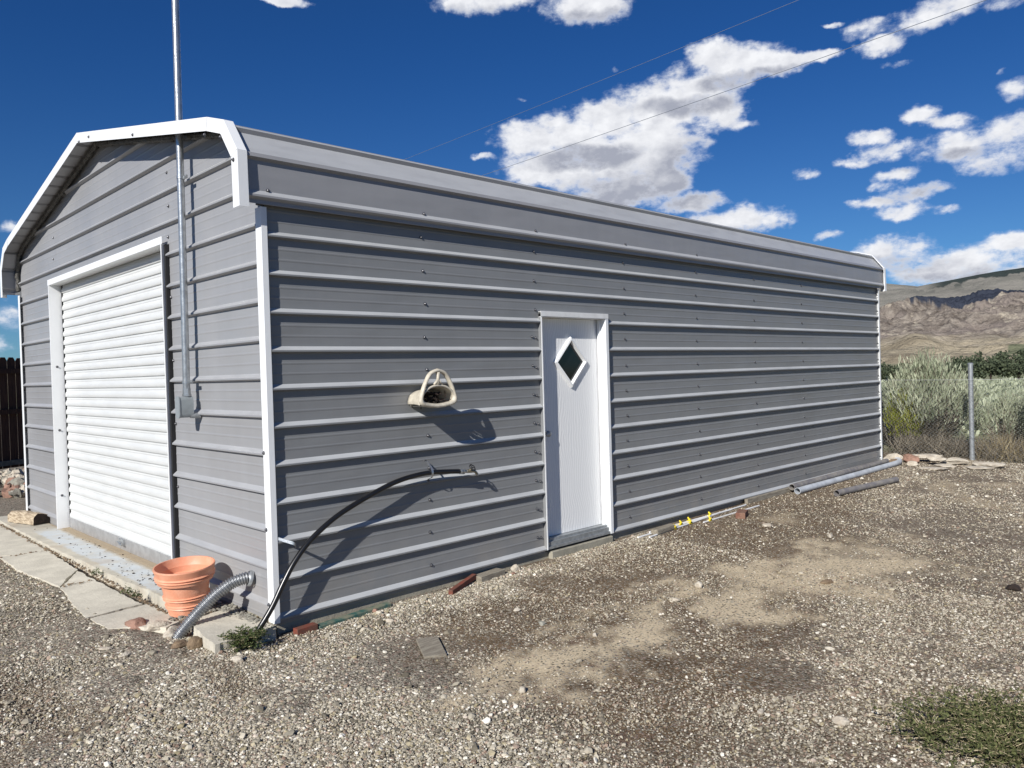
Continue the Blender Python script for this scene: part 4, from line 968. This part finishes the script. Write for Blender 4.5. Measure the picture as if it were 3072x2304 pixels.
def sagebrush(loc, h, rad, nst, lab, leafk='sage', nleaf=36, lower=.45, group=None, name='sagebrush', seed=0, cat='shrub'):
    rg = np.random.default_rng(seed+5)
    root = empty(name, loc, lab, cat, group)
    P = []; D = []; Wd = []; T = []; TP = []; TD = []; TW = []; TT = []
    for i in range(nst):
        th = rg.uniform(0, 6.283); sp_ = rg.random()**.6; rr = rad*sp_; top = h*(1-.45*sp_**2.2)*rg.uniform(.78, 1.06)
        b0 = np.array([rg.normal(0, rad*.12), rg.normal(0, rad*.12), 0]); e = np.array([math.cos(th)*rr, math.sin(th)*rr, top]); mid = np.array([math.cos(th)*rr*.75, math.sin(th)*rr*.75, top*.42])
        tt = np.linspace(0, 1, 9); cur = (1-tt)[:, None]**2*b0+2*((1-tt)*tt)[:, None]*mid+(tt**2)[:, None]*e; cur += np.cumsum(rg.normal(0, .006, (9, 3)), 0)
        for k in range(8):
            TP.append(cur[k]); TD.append(cur[k+1]-cur[k]); TW.append(.016*(1-k/9)+.004); TT.append(rg.random())
            for q in range(4):   # side twigs
                v = cur[k+1]-cur[k]; v = v/np.linalg.norm(v)+rg.normal(0, .6, 3); v /= np.linalg.norm(v); p = cur[k]+(cur[k+1]-cur[k])*rg.random()
                TP.append(p); TD.append(v*rg.uniform(.05, .16)*h*.8); TW.append(.005); TT.append(rg.random())
        up = (e-cur[-3]); up /= np.linalg.norm(up); tone0 = rg.random()
        for q in range(nleaf):
            f = lower+(1-lower)*rg.random()**.7; k = f*8; a = int(min(k, 7)); p = cur[a]+(cur[a+1]-cur[a])*(k-a)+rg.normal(0, .028*h, 3)
            v = up*rg.uniform(.6, 1.1)+np.array([0, 0, .25])+rg.normal(0, .25, 3); v /= np.linalg.norm(v); P.append(p); D.append(v*rg.uniform(.045, .10)*h**.5); Wd.append(rg.uniform(.006, .013)*h**.5); T.append(np.clip(.72*tone0+.28*rg.random(), 0, 1))
    sub('foliage', blades(P, D, Wd, T, 'foliage', LM[leafk]), root, loc); sub('branches', blades(TP, TD, TW, TT, 'branches', LM['sage_twig']), root, loc)
    return root
def gz(x, y): return float(zg(x, y))
SG = 'sagebrush beyond the chain-link fence'
sb = [(11.75, .18, 1.52, .74, 250, 'biggest silvery sagebrush left of the fence post'), (11.9, -1.95, 1.72, .85, 280, 'tall sagebrush right of the fence post with dead brown branches below'),
      (12.1, .85, .95, .5, 110, 'low sagebrush peeping out beside the garage corner'), (12.6, -.75, .88, .5, 110, 'smaller sagebrush seen behind the fence post'), (13.6, -1.55, 1.05, .7, 110, 'sagebrush standing behind the tall right one')]
for i, (x, y, h, r_, n, lab) in enumerate(sb): sagebrush((x, y, gz(x, y)), h, r_, n, lab, group=SG, seed=i, lower=.72 if i == 1 else .66)
sagebrush((11.35, .42, gz(11.3, .4)), .98, .30, 70, 'yellow-green bush tight beside the garage corner', leafk='yel', seed=20, name='rabbitbrush')
# low dead brush along the fence foot
def tufts(name, spots, n, h, matk, lab, cat, wd=.004, seed=1, spread=.35, zb=None):
    rg = np.random.default_rng(seed); P = []; D = []; Wd = []; T = []
    for i in range(n):
        x, y, sx_, sy_ = spots[rg.integers(len(spots))]; p = np.array([x+rg.normal(0, sx_), y+rg.normal(0, sy_), 0]); p[2] = (zb if zb is not None else gz(p[0], p[1])) ; v = np.array([rg.normal(0, spread), rg.normal(0, spread), 1]); v /= np.linalg.norm(v)
        P.append(p); D.append(v*h*rg.uniform(.4, 1.1)); Wd.append(wd*rg.uniform(.6, 1.5)); T.append(rg.random())
    o = link(name, blades(P, D, Wd, T, name, LM[matk])); return tag(o, lab, cat, kind='stuff')
tufts('dry_grass', [(10.9, -1.45, .12, .22), (10.95, -1.1, .15, .15), (11.1, -2.0, .2, .3)], 800, .42, 'dry', 'tawny dry grass growing behind the fence post', 'grass', .006, 3, .30)
tufts('dead_brush', [(11.05, yy, .18, .22) for yy in np.arange(-3, .5, .35)], 4200, .40, 'sage_twig', 'tangle of dead grey brush along the chain-link fence', 'brush', .007, 4, .7)
# green weeds of the yard
def weed(loc, r_, h, n, matk, lab, seed, name='weed', group=None):
    rg = np.random.default_rng(seed); P = []; D = []; Wd = []; T = []
    for i in range(n):
        th = rg.uniform(0, 6.283); rr = r_*rg.random()**.55*(1+.25*math.sin(3*th+seed)); z = h*(1-(rr/r_/1.3)**2)*rg.random(); p = np.array([math.cos(th)*rr, math.sin(th)*rr*.8, max(z, 0.002)])
        v = np.array([math.cos(th)*.7, math.sin(th)*.7, .8])+rg.normal(0, .55, 3); v /= np.linalg.norm(v); P.append(p); D.append(v*rg.uniform(.010, .026)*(h/.08)**.3); Wd.append(rg.uniform(.003, .007)); T.append(rg.random()**1.3)
    o = link(name, blades(P, D, Wd, T, name, LM[matk])); o.location = loc; return tag(o, lab, 'weed', group)
def sprawl(loc, r_, h, nst, matk, lab, seed, leaf=.018, stalk=.10, ctr=1):
    """weed mat: stems creep out from a few crowns, small leaves along them, a few straw-coloured dead stalks"""
    rg = np.random.default_rng(seed); P = []; D = []; Wd = []; T = []; SP_ = []; SD = []; SW = []; ST = []
    cs = [rg.normal(0, r_*.34, 2) if ctr > 1 else np.zeros(2) for _ in range(ctr)]
    for i in range(nst):
        c0 = cs[rg.integers(ctr)]; th = rg.uniform(0, 6.283); L = r_*rg.uniform(.25, 1.)*(.75 if ctr > 1 else 1); lift = h*rg.uniform(.15, 1.15)
        cur = []; a = th
        for k in range(9):
            f = k/8; a += rg.normal(0, .13); cur.append(np.array([c0[0]+math.cos(a)*L*f, c0[1]+math.sin(a)*L*f, lift*math.sin(min(1, f*1.25)*math.pi*.55)+.003]))
        for k in range(8): SP_.append(cur[k]); SD.append(cur[k+1]-cur[k]); SW.append(.0028); ST.append(rg.random())
        for q in range(int(26*L/r_)+6):
            k = rg.random()*8; b_ = int(min(k, 7)); p = cur[b_]+(cur[b_+1]-cur[b_])*(k-b_); v = rg.normal(0, 1, 3); v[2] = abs(v[2])*.9+.15; v /= np.linalg.norm(v)
            P.append(p); D.append(v*leaf*rg.uniform(.5, 1.2)); Wd.append(leaf*rg.uniform(.22, .42)); T.append(rg.random())
    for i in range(int(nst*stalk)):
        c0 = cs[rg.integers(ctr)]; a = rg.uniform(0, 6.283); v = np.array([math.cos(a), math.sin(a), rg.uniform(.1, .5)])*r_*rg.uniform(.3, .9); SP_.append(np.array([c0[0], c0[1], .02])+rg.normal(0, r_*.25, 3)*[1, 1, 0]); SD.append(v*.6); SW.append(.003); ST.append(1.)
    root = empty('weed', loc, lab, 'weed')
    o = link('leaves', blades(P, D, Wd, T, 'leaves', LM[matk])); o.parent = root
    o = link('stems', blades(SP_, SD, SW, ST, 'stems', LM['stalk'])); o.parent = root
LM['stalk'] = leaf_mat('weed_stalks', (.16, .13, .07), (.50, .42, .27), 0)
sprawl((-.215, -.070, -.090), .15, .085, 190, 'weed', 'dense dark green weed growing against the corner slab', 2, .016, .06)
sprawl((1.47, -3.46, gz(1.5, -3.4)), .36, .10, 700, 'olive', 'sprawling olive weed mat in the right foreground corner', 4, .018, .12, 8)
for i, (x, y) in enumerate(((-.325, 2.25), (-.33, 1.35), (-.345, 1.5))): weed((x, y, -.04), .035, .05, 90, 'weed', ['tiny weed in the apron crack near the middle of the roll-up door', 'tiny weed in the apron crack nearest the terracotta pot', 'tiny weed in the apron crack, between the other two'][i], 10+i, group='weeds in the apron crack')
# ------------------------------------------------------------------ chain-link fence
CF = empty('chain_link_fence', (10.6, -.775, -.15), 'chain-link fence with one steel post at the far side of the yard', 'fence')
mb = MB(); mb.tube([(10.6, -.775, -.2), (10.6, -.775, .02)], .040, 16); mb.tube([(10.6, -.775, .02), (10.6, -.775, 1.345)], .0335, 16); mb.tube([(10.6, -.775, 1.345), (10.6, -.775, 1.365), (10.6, -.775, 1.378)], [.037, .037, .02], 16); mb.build('post', MT['galv_dull'], CF, autos=40)
for z in (.28, .70, 1.13): mb = MB(); mb.tube([(10.6, -.775, z-.008), (10.6, -.775, z+.008)], .037, 14); mb.build('tie_band', MT['galv'], CF, autos=40)
def chain():
    y0, y1, z0, z1 = -4.4, 3.4, -.07, 1.12; c = .0565; V = []; Fc = []; r = .0021
    ncol = int((y1-y0)/c)
    for i in range(ncol):
        yb = y0+i*c; nz = int((z1-z0)/(c*.5)); k0 = len(V)
        for k in range(nz+1):
            y = yb+(c*.5 if (k % 2) == 0 else -c*.5)*1.0+(c*.5 if i % 2 == 0 else c*.5); z = z0+k*c*.5; x = 10.562+(.0016 if k % 2 else -.0016)+.004*math.sin(y*1.7)
            V += [(x-r, y, z), (x+r*.5, y-r, z), (x+r*.5, y+r, z)]
        for k in range(nz):
            for q in range(3): a = k0+k*3+q; b = k0+k*3+(q+1) % 3; Fc.append((a, b, b+3, a+3))
    # mirrored strands cross over, giving the diamonds
    return V, Fc
V, Fc = chain(); o = link('wire_mesh', npmesh('wire_mesh', V, Fc, MT['wire'])); o.parent = CF; o.matrix_parent_inverse = world_of(CF).inverted()
mb = MB(); mb.tube([(10.565, y, 1.135+.006*math.sin(y*2)) for y in np.linspace(-4.4, 3.4, 20)], .0024, 6); mb.build('top_wire', MT['wire'], CF)
# ------------------------------------------------------------------ dark wooden fence, far left
WF = empty('board_fence', (.3, 10.6, 0), 'dark stained dog-eared board fence behind the garage on the left', 'fence')
fd = Vector((.90, .43, 0)).normalized(); p0 = Vector((-2.2, 9.9, 0)); fn = Vector((-fd.y, fd.x, 0))
for i in range(34):
    q = p0+fd*(i*.150); wv = .068; h = 1.93+random.uniform(-.012, .012); zb = .03
    prof_ = [(-wv, zb), (wv, zb), (wv, h-.055), (wv*.55, h), (-wv*.55, h), (-wv, h-.055)]
    mb = MB(); vs = [q+fd*a+Vector((0, 0, z)) for a, z in prof_]+[q+fd*a+fn*.016+Vector((0, 0, z)) for a, z in prof_]; mb.add(vs, [tuple(range(6)), tuple(range(11, 5, -1))]+[(k, 6+k, 6+(k+1) % 6, (k+1) % 6) for k in range(6)]); mb.build('board', MT['fencewood'], WF)
for z in (.12, 1.0, 1.7): mb = MB(); c0 = p0+fd*2.5+fn*-.03+Vector((0, 0, z)); mb.obox(c0, fd*2.6, fn*.02, (0, 0, .042)); mb.build('rail', MT['rail'] if z < .5 else MT['fencewood'], WF)

# ------------------------------------------------------------------ overhead wires
for (z, xa, ya, xb, yb, lab, r_) in ((7.5, 11.203, 13.876, 10.544, 1.669, 'upper thin overhead wire crossing the sky', .0036), (6.5, 11.465, 10.932, 10.509, -1.09, 'lower brighter overhead wire passing before the big cloud', .0050)):
    a = Vector((xa, ya, z)); b = Vector((xb, yb, z)); d = (b-a).normalized(); pts = []
    for t_ in np.linspace(-45, 45, 40): p = (a+b)/2+d*t_; pts.append((p.x, p.y, z+.0009*(t_*t_-36)*.4))
    mb = MB(); mb.tube(pts, r_, 6); o = mb.build('overhead_wire', MT['cable'], loc=tuple((a+b)/2)); tag(o, lab, 'wire', 'overhead wires')
# ------------------------------------------------------------------ tree belt beyond the meadow
def tree(x, y, h, rw, seed, lab):
    rg = np.random.default_rng(seed); z0 = gz(x, y); root = empty('tree', (x, y, z0), lab, 'tree', 'trees of the belt beyond the meadow')
    mb = MB(); mb.tube([(0, 0, -.2), (.05, .02, h*.3), (rg.normal(0, .2), rg.normal(0, .2), h*.65)], [.16, .12, .05], 7)
    for k in range(4): th = k*1.6+seed; mb.tube([(0, 0, h*.28), (math.cos(th)*rw*.45, math.sin(th)*rw*.45, h*.6)], [.07, .03], 5)
    o = mb.build('trunk', MT['bark']); o.parent = root
    lobes = [(rg.uniform(-.75, .75)*rw, rg.uniform(-.75, .75)*rw, h*rg.uniform(.38, .78), rg.uniform(.28, .5)*rw) for _ in range(11)]
    n = 1500; P = np.zeros((n, 3)); D = rg.normal(0, 1, (n, 3)); D /= np.linalg.norm(D, axis=1, keepdims=True)
    for i in range(n):
        L = lobes[rg.integers(11)]; v = rg.normal(0, 1, 3); v /= np.linalg.norm(v); rr = L[3]*rg.random()**.35; P[i] = (L[0]+v[0]*rr, L[1]+v[1]*rr, max(.15, L[2]+v[2]*rr*.85))
    o = link('crown', blades(P, D*.34, np.full(n, .26), rg.random(n), 'crown', LM['tree'])); o.parent = root
azs = np.radians(np.linspace(22.5, 10.8, 17)); TL = ['left end of the belt', 'second from the left', 'third from the left', 'fourth from the left', 'fifth from the left', 'sixth from the left', 'seventh from the left', 'middle, left of centre', 'exact middle', 'middle, right of centre', 'seventh from the right', 'sixth from the right', 'fifth from the right', 'fourth from the right', 'third from the right', 'second from the right', 'right end of the belt']
for i, a in enumerate(azs):
    d = (150, 128, 140)[i % 3]; tall = {2: 6.0, 9: 5.9, 11: 6.2, 12: 6.4, 14: 7.4, 15: 7.0, 16: 7.6}.get(i, 3.7+.8*random.random())
    x, y = CAM.x+d*math.cos(a), CAM.y+d*math.sin(a); tree(x, y, tall*(d/150), 2.6, 200+i, 'dark green tree in the far belt, '+TL[i])
# scattered low scrub on the meadow
rg = np.random.default_rng(77)
P = []; D = []; Wd = []; T = []
for i in range(150):
    a = math.radians(rg.uniform(9, 24)); d = rg.uniform(16, 110); x, y = CAM.x+d*math.cos(a), CAM.y+d*math.sin(a); z0 = gz(x, y); hh = rg.uniform(.3, .7); tn = rg.random()
    for k in range(130):
        v = rg.normal(0, 1, 3); v /= np.linalg.norm(v); P.append((x+v[0]*hh*.9, y+v[1]*hh*.9, z0+abs(v[2])*hh)); q = v*.4+np.array([0, 0, .7])+rg.normal(0, .3, 3); D.append(q/np.linalg.norm(q)*.16); Wd.append(.06); T.append(.5*tn+.5*rg.random())
tag(link('meadow_scrub', blades(P, D, Wd, T, 'meadow_scrub', LM['sage'])), 'pale low scrub dotted over the meadow before the tree belt', 'scrub', kind='stuff')

# ------------------------------------------------------------------ mountains
def mountains():
    A = np.radians(np.concatenate([np.linspace(-35, 8, 90), np.linspace(8.05, 24, 620), np.linspace(24.2, 110, 200)])); Rr = np.concatenate([np.linspace(900, 3000, 130), np.linspace(3010, 5200, 260), np.linspace(5220, 8600, 150)])
    AA, RR = np.meshgrid(A, Rr, indexing='ij'); ad = np.degrees(AA); X = CAM.x+RR*np.cos(AA); Y = CAM.y+RR*np.sin(AA)
    # crest heights as elevation angles read along the skyline
    e1 = np.interp(ad, [-35, 8, 12.6, 14.7, 16, 17.2, 18.5, 19.6, 20.5, 24, 40, 60, 110], [3.0, 3.9, 4.02, 4.1, 3.75, 3.68, 3.62, 3.35, 3.15, 2.6, 1.6, 1.1, .8])
    e2 = np.interp(ad, [-35, 8, 12.6, 14.7, 16.5, 18.4, 20.4, 24, 40, 60, 110], [4.2, 5.3, 5.42, 5.22, 4.98, 4.72, 5.10, 4.9, 3.0, 1.8, 1.2])
    h1 = np.tan(np.radians(e1))*4600; h2 = np.tan(np.radians(e2))*7600
    fx, fy = X/900., Y/900.
    n1_ = fbm(fx*1.0+3, fy*1.0, 6); rid = 1-np.abs(2*fbm(fx*1.9+9, fy*1.9+4, 6, .55)-1); rid2 = 1-np.abs(2*fbm(fx*5+1, fy*5, 5, .6)-1)
    foot = 38*sst(RR, 1500, 3100)+(34*(fbm(fx*1.6, fy*1.6, 3)-.5)+34*(1-np.abs(2*fbm(fx*3.1, fy*3.1, 5)-1)-.75))*sst(RR, 1300, 2200)*1.6
    foot += 46*np.exp(-((ad-18.6)/1.5)**2-((RR-2850)/420)**2)
    t1 = sst(RR, 2950, 4600); H = foot*(1-t1)+(h1)*t1
    H += t1*(1-sst(RR, 4500, 4900))*(190*(rid-.72)+110*(rid2-.7)+40*(n1_-.5))*np.clip(4*t1*(1-t1)+.25, 0, 1)
    dip = sst(RR, 4600, 5200); back = sst(RR, 5000, 7600)
    H = np.where(RR > 4600, h1*(1-.10*dip)*(1-back)+h2*back+60*(n1_-.5)*back*(1-sst(RR, 7000, 7600))*1.5+40*(rid-.7)*back*(1-back), H)
    H += 10*(vnoise(ad*2.2, RR*0)-.5)*sst(RR, 7200, 7600)+14*(fbm(ad*6, RR*0+1, 3)-.5)*sst(RR, 4300, 4600)*(1-sst(RR, 4700, 5000))
    H = H-6.5+1.437*0
    nx, ny = AA.shape; idx = np.arange(nx*ny).reshape(nx, ny); Fm = np.stack([idx[:-1, :-1], idx[:-1, 1:], idx[1:, 1:], idx[1:, :-1]], -1).reshape(-1, 4)
    # cover: 0 tan grass foothill, 1 rock slope; cloud shadow painted as a dark band on the front crest; forest patches on the back skyline
    rock = sst(RR+500*(n1_-.5)*2, 3150, 3500)*(1-sst(RR+300*(rid-.5), 4450, 4800))
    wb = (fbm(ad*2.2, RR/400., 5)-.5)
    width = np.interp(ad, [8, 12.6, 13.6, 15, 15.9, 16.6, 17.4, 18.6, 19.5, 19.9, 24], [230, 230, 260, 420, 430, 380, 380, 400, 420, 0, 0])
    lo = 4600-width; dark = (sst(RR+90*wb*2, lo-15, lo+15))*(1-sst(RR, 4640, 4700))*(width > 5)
    patch = sst(fbm(ad*1.3+7, RR/500.+2, 5), .54, .58)*sst(RR, 6300, 6900)*sst(-ad, -19.2, -17)*.85
    skyl = sst(RR+500*wb, 6750, 6850)*sst(-ad, -18.2, -16.8)
    green = np.exp(-((ad-12.7)/1.55)**2*3-((RR-2250)/190)**2*3)
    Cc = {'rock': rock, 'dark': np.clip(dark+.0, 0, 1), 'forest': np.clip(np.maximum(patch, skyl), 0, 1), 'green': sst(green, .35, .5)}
    m, t, b = new_mat('mountain')
    def att(nm): a = t.new('ShaderNodeAttribute'); a.attribute_name = nm; return a.outputs['Fac']
    n1 = t.noise(t.pos, .0035, 7, .6); n2 = t.noise(t.pos, .02, 6, .7); n3 = t.noise(t.pos, .0011, 5, .6)
    grass = t.mix(t.ramp(n1, .38, .62), (.43, .37, .265), (.32, .27, .19))
    grass = t.mix(t.ramp(n3, .50, .60), grass, (.50, .43, .32))
    rk = t.mix(t.ramp(n2, .35, .65), (.150, .125, .105), (.34, .295, .245)); rk = t.mix(t.ramp(n1, .50, .62), rk, (.26, .22, .19)); rk = t.mix(t.ramp(t.noise(t.pos, .009, 6, .7), .54, .62), rk, (.47, .41, .32))
    back = t.mix(t.ramp(n1, .4, .6), (.33, .31, .265), (.25, .24, .205))
    r = t.v('LENGTH', t.v('ADD', t.pos, (2.2, 4.3, 0)), out=1)
    c = t.mix(att('rock'), grass, rk); c = t.mix(t.ramp(r, 4650, 4900), c, back)
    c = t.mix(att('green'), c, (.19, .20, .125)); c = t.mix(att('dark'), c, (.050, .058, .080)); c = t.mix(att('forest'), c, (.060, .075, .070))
    t.put(b.inputs['Base Color'], c); b.inputs['Roughness'].default_value = 1; b.inputs['Specular IOR Level'].default_value = 0
    bump(t, b, t.m('ADD', n2, t.m('MULTIPLY', n1, 2)), 40, .9)
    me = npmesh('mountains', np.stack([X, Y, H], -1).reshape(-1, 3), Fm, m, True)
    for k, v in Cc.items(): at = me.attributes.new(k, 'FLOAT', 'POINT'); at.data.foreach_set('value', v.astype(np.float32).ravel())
    return tag(link('mountains', me), kind='structure')
mountains()
